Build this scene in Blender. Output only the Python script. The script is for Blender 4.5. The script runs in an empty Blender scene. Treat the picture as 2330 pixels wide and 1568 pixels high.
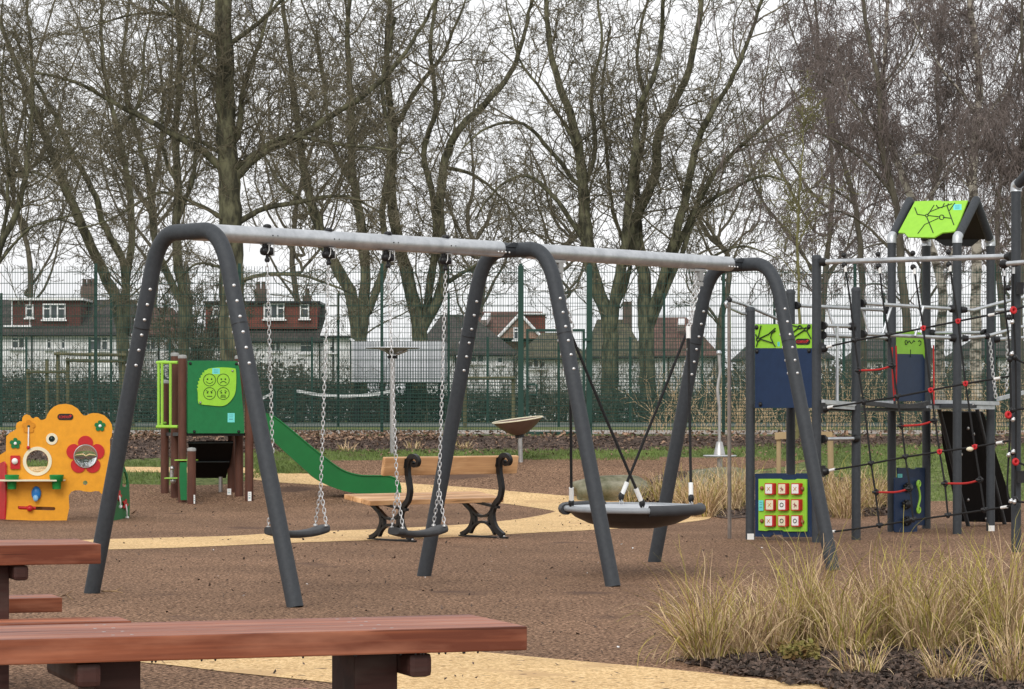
import bpy, bmesh, math, random
import numpy as np
from mathutils import Vector, Matrix
from mathutils.geometry import tessellate_polygon
random.seed(7)
SC = bpy.context.scene
R = math.radians
# ------------------------------------------------------------------ camera
CAMH = 1.4; F = 6500.0; CX = 1165.0; HY = 942.0      # photo measured at 2330 px wide: focal length, centre, eye level
cam = bpy.data.cameras.new('camera'); co = bpy.data.objects.new('camera', cam)
SC.collection.objects.link(co); SC.camera = co
co.location = (0, 0, CAMH); co.rotation_euler = (R(90), 0, 0)
cam.sensor_width = 36; cam.lens = F/2330*36; cam.shift_y = (HY-784)/2330.0
cam.clip_start = .5; cam.clip_end = 3000
# ------------------------------------------------------------------ world, overcast
w = bpy.data.worlds.new('World'); SC.world = w; w.use_nodes = True
nt = w.node_tree; nt.nodes.clear()
out = nt.nodes.new('ShaderNodeOutputWorld'); bg = nt.nodes.new('ShaderNodeBackground')
sky = nt.nodes.new('ShaderNodeTexSky'); sky.sky_type = 'NISHITA'; sky.sun_disc = False
sky.sun_elevation = R(35); sky.sun_rotation = R(194); sky.dust_density = 4; sky.air_density = 1
hs = nt.nodes.new('ShaderNodeHueSaturation'); hs.inputs['Saturation'].default_value = .25
hs.inputs['Value'].default_value = 1.0
tc = nt.nodes.new('ShaderNodeTexCoord'); mp = nt.nodes.new('ShaderNodeMapping'); mp.inputs['Scale'].default_value = (3, 3, 9)
nz = nt.nodes.new('ShaderNodeTexNoise'); nz.inputs['Scale'].default_value = 1.6; nz.inputs['Detail'].default_value = 5
cr = nt.nodes.new('ShaderNodeValToRGB')
cr.color_ramp.elements[0].position = .3; cr.color_ramp.elements[0].color = (9.0, 9.05, 9.25, 1)
cr.color_ramp.elements[1].position = .7; cr.color_ramp.elements[1].color = (10.9, 10.95, 11.1, 1)
mx = nt.nodes.new('ShaderNodeMixRGB'); mx.inputs[0].default_value = .85
L = nt.links.new
L(tc.outputs['Generated'], mp.inputs[0]); L(mp.outputs[0], nz.inputs['Vector']); L(nz.outputs[0], cr.inputs[0])
L(sky.outputs[0], hs.inputs['Color']); L(hs.outputs[0], mx.inputs[1]); L(cr.outputs[0], mx.inputs[2])
L(mx.outputs[0], bg.inputs[0]); bg.inputs[1].default_value = .105; L(bg.outputs[0], out.inputs[0])
sl = bpy.data.lights.new('sun', 'SUN'); so = bpy.data.objects.new('sun', sl); SC.collection.objects.link(so)
sl.energy = 1.5; sl.angle = R(28); sl.color = (1, .97, .93)
so.rotation_euler = (R(55), 0, R(-14))
SC.view_settings.view_transform = 'Standard'; SC.view_settings.look = 'None'; SC.view_settings.exposure = 0.12
SC.view_settings.gamma = 1

# ------------------------------------------------------------------ terrain profile (height against distance)
KN = [(-60, 0), (38, 0), (40, .03), (42, .088), (44, .303), (46, .537), (48, .713), (50, .892), (52, 1.03), (56, 1.07), (60, 1.1), (102, 1.1), (1500, 1.1)]
KX = [k[0] for k in KN]; KZ = [k[1] for k in KN]
def gz(d): return float(np.interp(d, KX, KZ))
def P(x, y, d): return Vector(((x-CX)*d/F, d, CAMH-(y-HY)*d/F))
def gd(y):                                   # distance at which the ground is seen at image row y
    lo, hi = 8.0, 101.0
    for _ in range(50):
        m = (lo+hi)/2
        if HY+F*(CAMH-gz(m))/m > y: lo = m
        else: hi = m
    return (lo+hi)/2
def G(x, y, dz=0):
    d = gd(y); return Vector(((x-CX)*d/F, d, gz(d)+dz))
def gp(x, d, dz=0): return Vector(((x-CX)*d/F, d, gz(d)+dz))

class Plane:                                 # a real plane in the scene, points on it found along the sight line
    def __init__(s, a, b, c):
        s.o = Vector(a); s.n = (Vector(b)-s.o).cross(Vector(c)-s.o).normalized()
        if s.n.y > 0: s.n = -s.n             # normal towards the viewer's side
    def p(s, x, y, off=0):
        e = Vector((0, 0, CAMH)); r = Vector(((x-CX)/F, 1, -(y-HY)/F))
        o = s.o+s.n*off
        return e+r*((o-e).dot(s.n)/r.dot(s.n))
def vplane(x0, d0, x1, d1):
    a = P(x0, HY, d0); b = P(x1, HY, d1); return Plane(a, b, a+Vector((0, 0, 1)))
def fplane(d): return vplane(0, d, 1000, d)

# ------------------------------------------------------------------ materials
def mat(name, c, c2=None, scale=8, rough=.6, metal=0, bump=0, bscale=None, detail=4, stretch=None, rot=0, lo=.35, hi=.65, spec=.3, emis=None):
    m = bpy.data.materials.new(name); m.use_nodes = True; n = m.node_tree; b = n.nodes['Principled BSDF']
    b.inputs['Roughness'].default_value = rough; b.inputs['Metallic'].default_value = metal
    b.inputs['Specular IOR Level'].default_value = spec
    b.inputs['Base Color'].default_value = (*c, 1)
    t = n.nodes.new('ShaderNodeTexCoord'); mp = n.nodes.new('ShaderNodeMapping'); n.links.new(t.outputs['Object'], mp.inputs[0])
    mp.inputs['Rotation'].default_value = (0, 0, rot)
    if stretch: mp.inputs['Scale'].default_value = stretch
    c2 = c2 or tuple(v*.8 for v in c)
    z = n.nodes.new('ShaderNodeTexNoise'); z.inputs['Scale'].default_value = scale; z.inputs['Detail'].default_value = detail
    z.inputs['Roughness'].default_value = .65
    n.links.new(mp.outputs[0], z.inputs['Vector'])
    r = n.nodes.new('ShaderNodeValToRGB'); r.color_ramp.elements[0].position = lo; r.color_ramp.elements[1].position = hi
    r.color_ramp.elements[0].color = (*c2, 1); r.color_ramp.elements[1].color = (*c, 1)
    n.links.new(z.outputs[0], r.inputs[0]); n.links.new(r.outputs[0], b.inputs['Base Color'])
    if bump:
        z2 = n.nodes.new('ShaderNodeTexNoise'); z2.inputs['Scale'].default_value = bscale or scale*4; z2.inputs['Detail'].default_value = 3
        n.links.new(mp.outputs[0], z2.inputs['Vector'])
        bp = n.nodes.new('ShaderNodeBump'); bp.inputs['Strength'].default_value = bump; bp.inputs['Distance'].default_value = .01
        n.links.new(z2.outputs[0], bp.inputs['Height']); n.links.new(bp.outputs[0], b.inputs['Normal'])
    m['r'] = 0
    return m
def ground_mat(name, cols, s1, s2, rough=.9, bump=.6, big=.35, patch=None, spots=None):
    """granular ground: three colours over a fine noise, modulated by broad patches, optional second patch colour"""
    m = bpy.data.materials.new(name); m.use_nodes = True; n = m.node_tree; b = n.nodes['Principled BSDF']
    b.inputs['Roughness'].default_value = rough; b.inputs['Specular IOR Level'].default_value = .12
    t = n.nodes.new('ShaderNodeTexCoord')
    z = n.nodes.new('ShaderNodeTexNoise'); z.inputs['Scale'].default_value = s1; z.inputs['Detail'].default_value = 4; z.inputs['Roughness'].default_value = .75
    n.links.new(t.outputs['Object'], z.inputs['Vector'])
    r = n.nodes.new('ShaderNodeValToRGB'); e = r.color_ramp.elements
    e[0].position = .40; e[0].color = (*cols[0], 1); e[1].position = .60; e[1].color = (*cols[2], 1)
    k = e.new(.5); k.color = (*cols[1], 1)
    n.links.new(z.outputs[0], r.inputs[0]); cur = r.outputs[0]
    z3 = n.nodes.new('ShaderNodeTexNoise'); z3.inputs['Scale'].default_value = s2; z3.inputs['Detail'].default_value = 6; z3.inputs['Roughness'].default_value = .6
    n.links.new(t.outputs['Object'], z3.inputs['Vector'])
    mr = n.nodes.new('ShaderNodeMapRange'); mr.inputs[1].default_value = .3; mr.inputs[2].default_value = .7
    mr.inputs[3].default_value = 1-big; mr.inputs[4].default_value = 1+big
    n.links.new(z3.outputs[0], mr.inputs[0])
    mm = n.nodes.new('ShaderNodeVectorMath'); mm.operation = 'SCALE'
    n.links.new(cur, mm.inputs[0]); n.links.new(mr.outputs[0], mm.inputs['Scale']); cur = mm.outputs[0]
    if patch:
        z4 = n.nodes.new('ShaderNodeTexNoise'); z4.inputs['Scale'].default_value = patch[1]; z4.inputs['Detail'].default_value = 8
        n.links.new(t.outputs['Object'], z4.inputs['Vector'])
        r4 = n.nodes.new('ShaderNodeValToRGB'); r4.color_ramp.elements[0].position = patch[2]; r4.color_ramp.elements[1].position = patch[2]+.08
        n.links.new(z4.outputs[0], r4.inputs[0])
        mi = n.nodes.new('ShaderNodeMixRGB'); mi.inputs[2].default_value = (*patch[0], 1)
        n.links.new(r4.outputs[0], mi.inputs[0]); n.links.new(cur, mi.inputs[1]); cur = mi.outputs[0]
    if spots:
        v = n.nodes.new('ShaderNodeTexNoise'); v.inputs['Scale'].default_value = spots[1]; v.inputs['Detail'].default_value = 1
        n.links.new(t.outputs['Object'], v.inputs['Vector'])
        r5 = n.nodes.new('ShaderNodeValToRGB'); r5.color_ramp.elements[0].position = spots[2]; r5.color_ramp.elements[1].position = spots[2]+.03
        n.links.new(v.outputs[0], r5.inputs[0])
        mi = n.nodes.new('ShaderNodeMixRGB'); mi.inputs[2].default_value = (*spots[0], 1)
        n.links.new(r5.outputs[0], mi.inputs[0]); n.links.new(cur, mi.inputs[1]); cur = mi.outputs[0]
    n.links.new(cur, b.inputs['Base Color'])
    bp = n.nodes.new('ShaderNodeBump'); bp.inputs['Strength'].default_value = bump; bp.inputs['Distance'].default_value = .012
    n.links.new(z.outputs[0], bp.inputs['Height']); n.links.new(bp.outputs[0], b.inputs['Normal'])
    return m
def brick_mat(name, c1, c2, mortar, bw, bh, ms=.01, rough=.85, bump=.4):
    m = bpy.data.materials.new(name); m.use_nodes = True; n = m.node_tree; b = n.nodes['Principled BSDF']
    b.inputs['Roughness'].default_value = rough
    t = n.nodes.new('ShaderNodeTexCoord'); sx = n.nodes.new('ShaderNodeSeparateXYZ'); cx = n.nodes.new('ShaderNodeCombineXYZ')
    n.links.new(t.outputs['Object'], sx.inputs[0]); n.links.new(sx.outputs[0], cx.inputs[0]); n.links.new(sx.outputs[2], cx.inputs[1])
    k = n.nodes.new('ShaderNodeTexBrick'); n.links.new(cx.outputs[0], k.inputs['Vector'])
    k.inputs['Scale'].default_value = 1; k.inputs['Brick Width'].default_value = bw; k.inputs['Row Height'].default_value = bh
    k.inputs['Mortar Size'].default_value = ms; k.inputs['Color1'].default_value = (*c1, 1); k.inputs['Color2'].default_value = (*c2, 1)
    k.inputs['Mortar'].default_value = (*mortar, 1)
    z = n.nodes.new('ShaderNodeTexNoise'); z.inputs['Scale'].default_value = .8; z.inputs['Detail'].default_value = 6
    n.links.new(t.outputs['Object'], z.inputs['Vector'])
    mr = n.nodes.new('ShaderNodeMapRange'); mr.inputs[1].default_value = .3; mr.inputs[2].default_value = .7; mr.inputs[3].default_value = .7; mr.inputs[4].default_value = 1.25
    n.links.new(z.outputs[0], mr.inputs[0])
    mm = n.nodes.new('ShaderNodeVectorMath'); mm.operation = 'SCALE'
    n.links.new(k.outputs[0], mm.inputs[0]); n.links.new(mr.outputs[0], mm.inputs['Scale']); n.links.new(mm.outputs[0], b.inputs['Base Color'])
    return m
def wood_mat(name, c, c2, rot, rough=.55, sc=1.0, bump=.25):
    m = bpy.data.materials.new(name); m.use_nodes = True; n = m.node_tree; b = n.nodes['Principled BSDF']
    b.inputs['Roughness'].default_value = rough; b.inputs['Specular IOR Level'].default_value = .22
    t = n.nodes.new('ShaderNodeTexCoord'); mp0 = n.nodes.new('ShaderNodeMapping'); mp0.inputs['Rotation'].default_value = (0, 0, -rot)
    mp = n.nodes.new('ShaderNodeMapping'); mp.inputs['Scale'].default_value = (.55*sc, 7*sc, 9*sc)
    n.links.new(t.outputs['Object'], mp0.inputs[0]); n.links.new(mp0.outputs[0], mp.inputs[0])
    z = n.nodes.new('ShaderNodeTexNoise'); z.inputs['Scale'].default_value = 1.0; z.inputs['Detail'].default_value = 3; z.inputs['Distortion'].default_value = .9
    n.links.new(mp.outputs[0], z.inputs['Vector'])
    mp2 = n.nodes.new('ShaderNodeMapping'); mp2.inputs['Scale'].default_value = (3*sc, 90*sc, 90*sc); n.links.new(mp0.outputs[0], mp2.inputs[0])
    z2 = n.nodes.new('ShaderNodeTexNoise'); z2.inputs['Scale'].default_value = 1.0; z2.inputs['Detail'].default_value = 3
    n.links.new(mp2.outputs[0], z2.inputs['Vector'])
    ad = n.nodes.new('ShaderNodeMath'); ad.operation = 'MULTIPLY_ADD'; ad.inputs[1].default_value = .25
    n.links.new(z2.outputs[0], ad.inputs[0])
    sm = n.nodes.new('ShaderNodeMath'); sm.operation = 'MULTIPLY'; sm.inputs[1].default_value = .8; n.links.new(z.outputs[0], sm.inputs[0])
    n.links.new(sm.outputs[0], ad.inputs[2])
    r = n.nodes.new('ShaderNodeValToRGB'); r.color_ramp.elements[0].position = .4; r.color_ramp.elements[1].position = .66
    r.color_ramp.elements[0].color = (*c2, 1); r.color_ramp.elements[1].color = (*c, 1)
    n.links.new(ad.outputs[0], r.inputs[0])
    z5 = n.nodes.new('ShaderNodeTexNoise'); z5.inputs['Scale'].default_value = 1.0; z5.inputs['Detail'].default_value = 5; mp5 = n.nodes.new('ShaderNodeMapping'); mp5.inputs['Scale'].default_value = (2.2, 9, 9)
    n.links.new(mp0.outputs[0], mp5.inputs[0]); n.links.new(mp5.outputs[0], z5.inputs['Vector'])
    r5 = n.nodes.new('ShaderNodeMapRange'); r5.inputs[1].default_value = .5; r5.inputs[2].default_value = .72; r5.inputs[3].default_value = 0; r5.inputs[4].default_value = .5
    n.links.new(z5.outputs[0], r5.inputs[0]); m5 = n.nodes.new('ShaderNodeMixRGB'); m5.inputs[2].default_value = (min(1, c[0]*1.25+.05), c[1]*1.3+.07, c[2]*1.3+.06, 1)
    n.links.new(r5.outputs[0], m5.inputs[0]); n.links.new(r.outputs[0], m5.inputs[1])
    z6 = n.nodes.new('ShaderNodeTexNoise'); z6.inputs['Scale'].default_value = 1.0; z6.inputs['Detail'].default_value = 2; mp6 = n.nodes.new('ShaderNodeMapping'); mp6.inputs['Scale'].default_value = (1.6, 60, 60)
    n.links.new(mp0.outputs[0], mp6.inputs[0]); n.links.new(mp6.outputs[0], z6.inputs['Vector'])
    r6 = n.nodes.new('ShaderNodeMapRange'); r6.inputs[1].default_value = .66; r6.inputs[2].default_value = .72; r6.inputs[3].default_value = 0; r6.inputs[4].default_value = .75
    n.links.new(z6.outputs[0], r6.inputs[0]); m6 = n.nodes.new('ShaderNodeMixRGB'); m6.inputs[2].default_value = (c2[0]*.45, c2[1]*.45, c2[2]*.45, 1)
    n.links.new(r6.outputs[0], m6.inputs[0]); n.links.new(m5.outputs[0], m6.inputs[1]); n.links.new(m6.outputs[0], b.inputs['Base Color'])
    bp = n.nodes.new('ShaderNodeBump'); bp.inputs['Strength'].default_value = bump; bp.inputs['Distance'].default_value = .004
    n.links.new(ad.outputs[0], bp.inputs['Height']); n.links.new(bp.outputs[0], b.inputs['Normal'])
    return m

M = {}
M['anthracite'] = mat('anthracite_paint', (.047, .053, .060), (.037, .042, .048), 30, .55, 0, .25, 260)
M['galv'] = mat('galvanised_steel', (.62, .64, .66), (.46, .48, .5), 9, .42, .75, .08, 60, 6)
M['steel'] = mat('stainless_steel', (.5, .49, .48), (.36, .35, .34), 6, .38, .85)
M['chrome'] = mat('zinc_chain', (.74, .74, .74), (.6, .6, .6), 20, .33, .75)
M['matte_black'] = mat('matte_black', (.006, .006, .0065), (.008, .008, .009), 20, .6, spec=.1)
M['black'] = mat('black_plastic', (.012, .012, .013), (.018, .018, .019), 20, .42)
M['rubber_black'] = mat('seat_rubber', (.055, .057, .06), (.035, .036, .038), 14, .55, 0, .2, 90)
M['iron'] = mat('cast_iron', (.009, .009, .01), (.013, .013, .013), 20, .38, 0, .15, 60)
M['green'] = mat('green_board', (.009, .165, .048), (.008, .145, .042), 12, .5, 0, .1, 200)
M['green_slide'] = mat('slide_green', (.01, .145, .035), (.009, .125, .03), 3, .35)
M['lime'] = mat('lime_board', (.3, .62, .045), (.27, .57, .04), 12, .5, 0, .08, 200)
M['lime_pole'] = mat('lime_paint', (.33, .6, .07), (.28, .54, .06), 12, .4)
M['navy'] = mat('navy_board', (.011, .030, .080), (.009, .025, .068), 12, .5, 0, .1, 200)
M['yellow'] = mat('yellow_board', (.78, .34, .02), (.70, .30, .018), 14, .5, 0, .12, 250)
M['red'] = mat('red_plastic', (.52, .02, .025), (.45, .018, .02), 12, .42)
M['red_rope'] = mat('red_rope', (.5, .03, .025), (.35, .02, .02), 120, .7)
M['blue'] = mat('blue_plastic', (.02, .2, .55), (.02, .17, .5), 12, .3)
M['cream'] = mat('cream_plastic', (.75, .7, .52), (.7, .64, .46), 12, .45)
M['white'] = mat('white_plastic', (.8, .8, .78), (.74, .74, .72), 12, .4)
M['cyan'] = mat('cyan_sticker', (.16, .66, .62), (.14, .6, .57), 12, .5)
M['line'] = mat('engraved_line', (.02, .035, .02), (.018, .03, .018), 12, .7)
M['brownpost'] = mat('brown_post', (.115, .045, .028), (.08, .032, .021), 14, .6, 0, .2, 80, stretch=(1, 1, .25))
M['capgrey'] = mat('grey_cap', (.3, .3, .29), (.24, .24, .23), 20, .5)
M['rope'] = mat('black_rope', (.02, .02, .021), (.01, .01, .01), 90, .75, 0, .6, 200)
M['orange'] = mat('orange_mark', (.6, .26, .06), None, 12, .6)
M['fence'] = mat('fence_green', (.014, .052, .038), (.011, .042, .031), 6, .5)
M['bark'] = mat('plane_bark', (.15, .145, .085), (.042, .04, .026), 5, .9, 0, .9, 22, 8, stretch=(1, 1, .35), lo=.42, hi=.6)
M['bark_dark'] = mat('dark_bark', (.13, .115, .082), (.055, .048, .037), 5, .9, 0, .9, 22, 6, stretch=(1, 1, .35))
M['twig'] = mat('twig_bark', (.19, .165, .11), (.085, .075, .05), 1.2, .9)
M['twig_purple'] = mat('birch_twig', (.20, .16, .145), (.115, .094, .086), 1.2, .9)
M['birch'] = mat('birch_bark', (.5, .45, .38), (.07, .06, .045), 3, .85, 0, .5, 20, 6, stretch=(1, 1, 2.2), lo=.42, hi=.56)
M['sapling'] = mat('sapling_bark', (.2, .19, .08), (.12, .11, .05), 5, .9)
M['deadleaf'] = mat('dead_leaf', (.11, .08, .05), (.05, .038, .025), 3, .9)
M['litter'] = mat('leaf_litter', (.38, .24, .16), (.10, .065, .045), 6, .85, lo=.42, hi=.6)
M['chip'] = mat('bark_chip', (.16, .11, .085), (.035, .026, .021), 12, .9, lo=.42, hi=.62)
M['stone'] = mat('boulder_stone', (.27, .25, .18), (.08, .085, .045), 3.5, .9, 0, .8, 18, 7)
M['hedge'] = mat('bramble_leaf', (.15, .148, .115), (.08, .082, .065), 1.4, .85, lo=.4, hi=.62)
M['grass'] = mat('grass_blade', (.16, .22, .055), (.10, .14, .04), .9, .7)
M['straw'] = mat('straw_blade', (.80, .62, .38), (.46, .31, .17), 9, .75)
M['tan'] = mat('tan_stem', (.38, .25, .13), (.17, .10, .055), 12, .8)
M['straw_green'] = mat('green_straw_blade', (.50, .41, .10), (.19, .175, .04), 7, .75)
M['log'] = mat('log_wood', (.16, .15, .085), (.09, .085, .05), 3, .9)
M['stake'] = mat('stake_wood', (.42, .31, .17), (.3, .22, .12), 4, .85, stretch=(1, 1, .2))
M['render_white'] = mat('white_render', (.86, .86, .86), (.74, .74, .74), .6, .9, detail=6)
M['upvc'] = mat('white_frame', (.82, .82, .82), (.78, .78, .78), 3, .5)
M['glass_dark'] = mat('window_glass', (.09, .10, .11), (.04, .045, .05), .7, .12)
M['tile_hung'] = brick_mat('hung_tiles', (.15, .045, .035), (.11, .036, .03), (.06, .025, .02), .17, .11, .012)
M['tile_red'] = brick_mat('red_hung_tiles', (.21, .06, .04), (.16, .048, .034), (.1, .035, .03), .17, .11, .012)
M['brick'] = brick_mat('orange_brick', (.27, .145, .095), (.21, .11, .075), (.3, .25, .2), .22, .075, .01)
M['roof_dark'] = brick_mat('dark_roof_tiles', (.075, .062, .055), (.055, .047, .042), (.03, .026, .024), .3, .2, .02)
M['roof_red'] = brick_mat('red_roof_tiles', (.15, .08, .06), (.115, .062, .048), (.09, .036, .03), .3, .2, .02)
M['roof_moss'] = brick_mat('mossy_roof_tiles', (.11, .095, .05), (.08, .072, .04), (.045, .04, .028), .3, .2, .02)
M['chimney'] = brick_mat('chimney_brick', (.13, .09, .07), (.09, .065, .052), (.07, .055, .045), .22, .075, .01)
M['clad'] = mat('white_cladding', (.86, .86, .88), (.72, .72, .75), .8, .5)
M['tarmac'] = mat('tarmac', (.12, .12, .12), (.09, .09, .09), 30, .9)

# ------------------------------------------------------------------ mesh builder
OFF = {}
def props(o, label=None, cat=None, group=None, kind=None):
    if label: o['label'] = label
    if cat: o['category'] = cat
    if group: o['group'] = group
    if kind: o['kind'] = kind
    return o
def thing(name, label, cat, loc, group=None):
    o = bpy.data.objects.new(name, None); SC.collection.objects.link(o); o.location = loc; o.empty_display_size = .2
    OFF[o.name] = Vector(loc); return props(o, label, cat, group)
class MB:
    def __init__(s): s.v = []; s.f = []; s.sm = []
    def add(s, vs, fs, smooth=False):
        k = len(s.v); s.v += [tuple(q) for q in vs]; s.f += [tuple(i+k for i in q) for q in fs]; s.sm += [smooth]*len(fs); return s
    def hexa(s, p):                          # 8 corners: bottom ring 0-3, top ring 4-7
        return s.add(p, [(0, 3, 2, 1), (4, 5, 6, 7), (0, 1, 5, 4), (1, 2, 6, 5), (2, 3, 7, 6), (3, 0, 4, 7)])
    def box(s, c, sz, ax=None, rz=0):
        c = Vector(c); hx, hy, hz = [q/2 for q in sz]
        if ax is None: ax = (Vector((math.cos(rz), math.sin(rz), 0)), Vector((-math.sin(rz), math.cos(rz), 0)), Vector((0, 0, 1)))
        a, b, d = [Vector(q).normalized() for q in ax]
        return s.hexa([c+a*i*hx+b*j*hy+d*k*hz for k in (-1, 1) for i, j in ((-1, -1), (1, -1), (1, 1), (-1, 1))])
    def tube(s, pts, r, n=8, caps=True, flat=1.0):
        pts = [Vector(p) for p in pts]; m = len(pts)
        rs = r if isinstance(r, (list, tuple)) else [r]*m
        T = []
        for i in range(m):
            t = (pts[min(i+1, m-1)]-pts[max(i-1, 0)]); T.append(t.normalized() if t.length > 1e-9 else Vector((0, 0, 1)))
        u = T[0].orthogonal().normalized(); vs = []
        for i in range(m):
            u = (u-T[i]*u.dot(T[i])); u = u.normalized() if u.length > 1e-6 else T[i].orthogonal().normalized()
            w_ = T[i].cross(u)
            for k in range(n):
                a = 2*math.pi*k/n; vs.append(pts[i]+(u*math.cos(a)+w_*math.sin(a)*flat)*rs[i])
        fs = [(i*n+k, i*n+(k+1) % n, (i+1)*n+(k+1) % n, (i+1)*n+k) for i in range(m-1) for k in range(n)]
        s.add(vs, fs, True)
        if caps: s.add(vs[:n], [tuple(range(n-1, -1, -1))]); s.add(vs[-n:], [tuple(range(n))])
        return s
    def lathe(s, c, prof, n=20, ax=(0, 0, 1), smooth=True):      # prof: list of (radius, height)
        c = Vector(c); z = Vector(ax).normalized(); u = z.orthogonal().normalized(); w_ = z.cross(u); vs = []
        for r, h in prof:
            for k in range(n):
                a = 2*math.pi*k/n; vs.append(c+z*h+(u*math.cos(a)+w_*math.sin(a))*r)
        m = len(prof)
        s.add(vs, [(i*n+k, i*n+(k+1) % n, (i+1)*n+(k+1) % n, (i+1)*n+k) for i in range(m-1) for k in range(n)], smooth)
        if prof[0][0] > 1e-4: s.add(vs[:n], [tuple(range(n-1, -1, -1))])
        if prof[-1][0] > 1e-4: s.add(vs[-n:], [tuple(range(n))])
        return s
    def ball(s, c, r, n=10, sq=(1, 1, 1)):
        c = Vector(c); vs = []; m = max(4, n//2)
        for i in range(m+1):
            a = math.pi*i/m
            for k in range(n):
                b = 2*math.pi*k/n; vs.append(c+Vector((r*sq[0]*math.sin(a)*math.cos(b), r*sq[1]*math.sin(a)*math.sin(b), r*sq[2]*math.cos(a))))
        return s.add(vs, [(i*n+k, (i+1)*n+k, (i+1)*n+(k+1) % n, i*n+(k+1) % n) for i in range(m) for k in range(n)], True)
    def prism(s, loops, ex):                 # loops: [outer, hole, ...] of 3-D points; extruded by vector ex
        ex = Vector(ex); loops = [[Vector(p) for p in l] for l in loops]; flat = [p for l in loops for p in l]; n = len(flat)
        tri = tessellate_polygon(loops)
        vs = flat+[p+ex for p in flat]; fs = [tuple(t) for t in tri]+[(t[2]+n, t[1]+n, t[0]+n) for t in tri]; k = 0
        for l in loops:
            m = len(l)
            fs += [(k+i, k+(i+1) % m, k+(i+1) % m+n, k+i+n) for i in range(m)]; k += m
        return s.add(vs, fs)
    def ring(s, c, nrm, r, t, n=24, m=6):    # torus
        c = Vector(c); z = Vector(nrm).normalized(); u = z.orthogonal().normalized(); w_ = z.cross(u); vs = []
        for i in range(n):
            a = 2*math.pi*i/n; d = u*math.cos(a)+w_*math.sin(a)
            for k in range(m):
                b = 2*math.pi*k/m; vs.append(c+d*(r+t*math.cos(b))+z*t*math.sin(b))
        return s.add(vs, [(i*m+k, ((i+1) % n)*m+k, ((i+1) % n)*m+(k+1) % m, i*m+(k+1) % m) for i in range(n) for k in range(m)], True)
    def build(s, name, m, parent=None, label=None, cat=None, group=None, kind=None, bevel=0, loc=None, fixn=True):
        me = bpy.data.meshes.new(name)
        if parent is not None: off = OFF[parent.name]
        elif loc is not None: off = Vector(loc)
        else:
            a = np.array(s.v); off = Vector(((a[:, 0].min()+a[:, 0].max())/2, (a[:, 1].min()+a[:, 1].max())/2, a[:, 2].min()))
        a = np.array(s.v)-np.array(off)
        me.from_pydata(a.tolist(), [], s.f); me.polygons.foreach_set('use_smooth', s.sm)
        if fixn or bevel:
            bm = bmesh.new(); bm.from_mesh(me)
            if bevel:
                bmesh.ops.remove_doubles(bm, verts=bm.verts, dist=1e-5)
                bmesh.ops.recalc_face_normals(bm, faces=bm.faces)
                es = [e for e in bm.edges if len(e.link_faces) == 2 and e.calc_face_angle(0) > .5]
                bmesh.ops.bevel(bm, geom=es, offset=bevel, segments=2, profile=.6, affect='EDGES', clamp_overlap=True)
            else: bmesh.ops.recalc_face_normals(bm, faces=bm.faces)
            bm.to_mesh(me); bm.free()
        me.materials.append(m)
        o = bpy.data.objects.new(name, me); SC.collection.objects.link(o)
        if parent is not None: o.parent = parent
        else: o.location = off
        OFF[o.name] = off
        return props(o, label, cat, group, kind)
class Many:                                  # pieces built as one object each
    def __init__(s, auto=True): s.l = []; s.auto = auto
    def new(s): s.l.append(MB()); return s.l[-1]
    def _c(s): return s.new() if s.auto or not s.l else s.l[-1]
    def ball(s, *a, **k): s._c().ball(*a, **k)
    def lathe(s, *a, **k): s._c().lathe(*a, **k)
    def box(s, *a, **k): s._c().box(*a, **k)
    def tube(s, *a, **k): s._c().tube(*a, **k)
    def ring(s, *a, **k): s._c().ring(*a, **k)
    def prism(s, *a, **k): s._c().prism(*a, **k)
    def build(s, name, m, parent, **k): return [q.build(name, m, parent, **k) for q in s.l if q.v]
def circ(pl, cx, cy, r, n=28, off=0, ry=None, rot=0):   # circle drawn on a plane, radius in photo pixels
    return [pl.p(cx+r*math.cos(rot+2*math.pi*k/n), cy+(ry or r)*math.sin(rot+2*math.pi*k/n), off) for k in range(n)]
def smooth_pts(pts, n=6, closed=False):      # Catmull-Rom
    P_ = [tuple(p) for p in pts]; m = len(P_); out = []
    rng = range(m) if closed else range(m-1)
    for i in rng:
        a = P_[(i-1) % m] if closed or i > 0 else P_[0]; b = P_[i]; c = P_[(i+1) % m]; d = P_[(i+2) % m] if closed or i+2 < m else P_[-1]
        for k in range(n):
            t = k/n
            out.append(tuple(.5*((2*b[j])+(-a[j]+c[j])*t+(2*a[j]-5*b[j]+4*c[j]-d[j])*t*t+(-a[j]+3*b[j]-3*c[j]+d[j])*t**3) for j in range(len(b))))
    if not closed: out.append(P_[-1])
    return out
def plate(pl, poly, th, off=0, holes=()):    # plate traced on a plane, extruded away from the viewer
    mb = MB(); mb.prism([[pl.p(x, y, off) for x, y in poly]]+list(holes), -pl.n*th); return mb
def rect(x0, y0, x1, y1): return [(x0, y0), (x1, y0), (x1, y1), (x0, y1)]
def rrect(x0, y0, x1, y1, r, n=4):
    o = []
    for cx, cy, a in ((x1-r, y0+r, -90), (x1-r, y1-r, 0), (x0+r, y1-r, 90), (x0+r, y0+r, 180)):
        for k in range(n+1): o.append((cx+r*math.cos(R(a+90*k/n)), cy+r*math.sin(R(a+90*k/n))))
    return o
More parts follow.
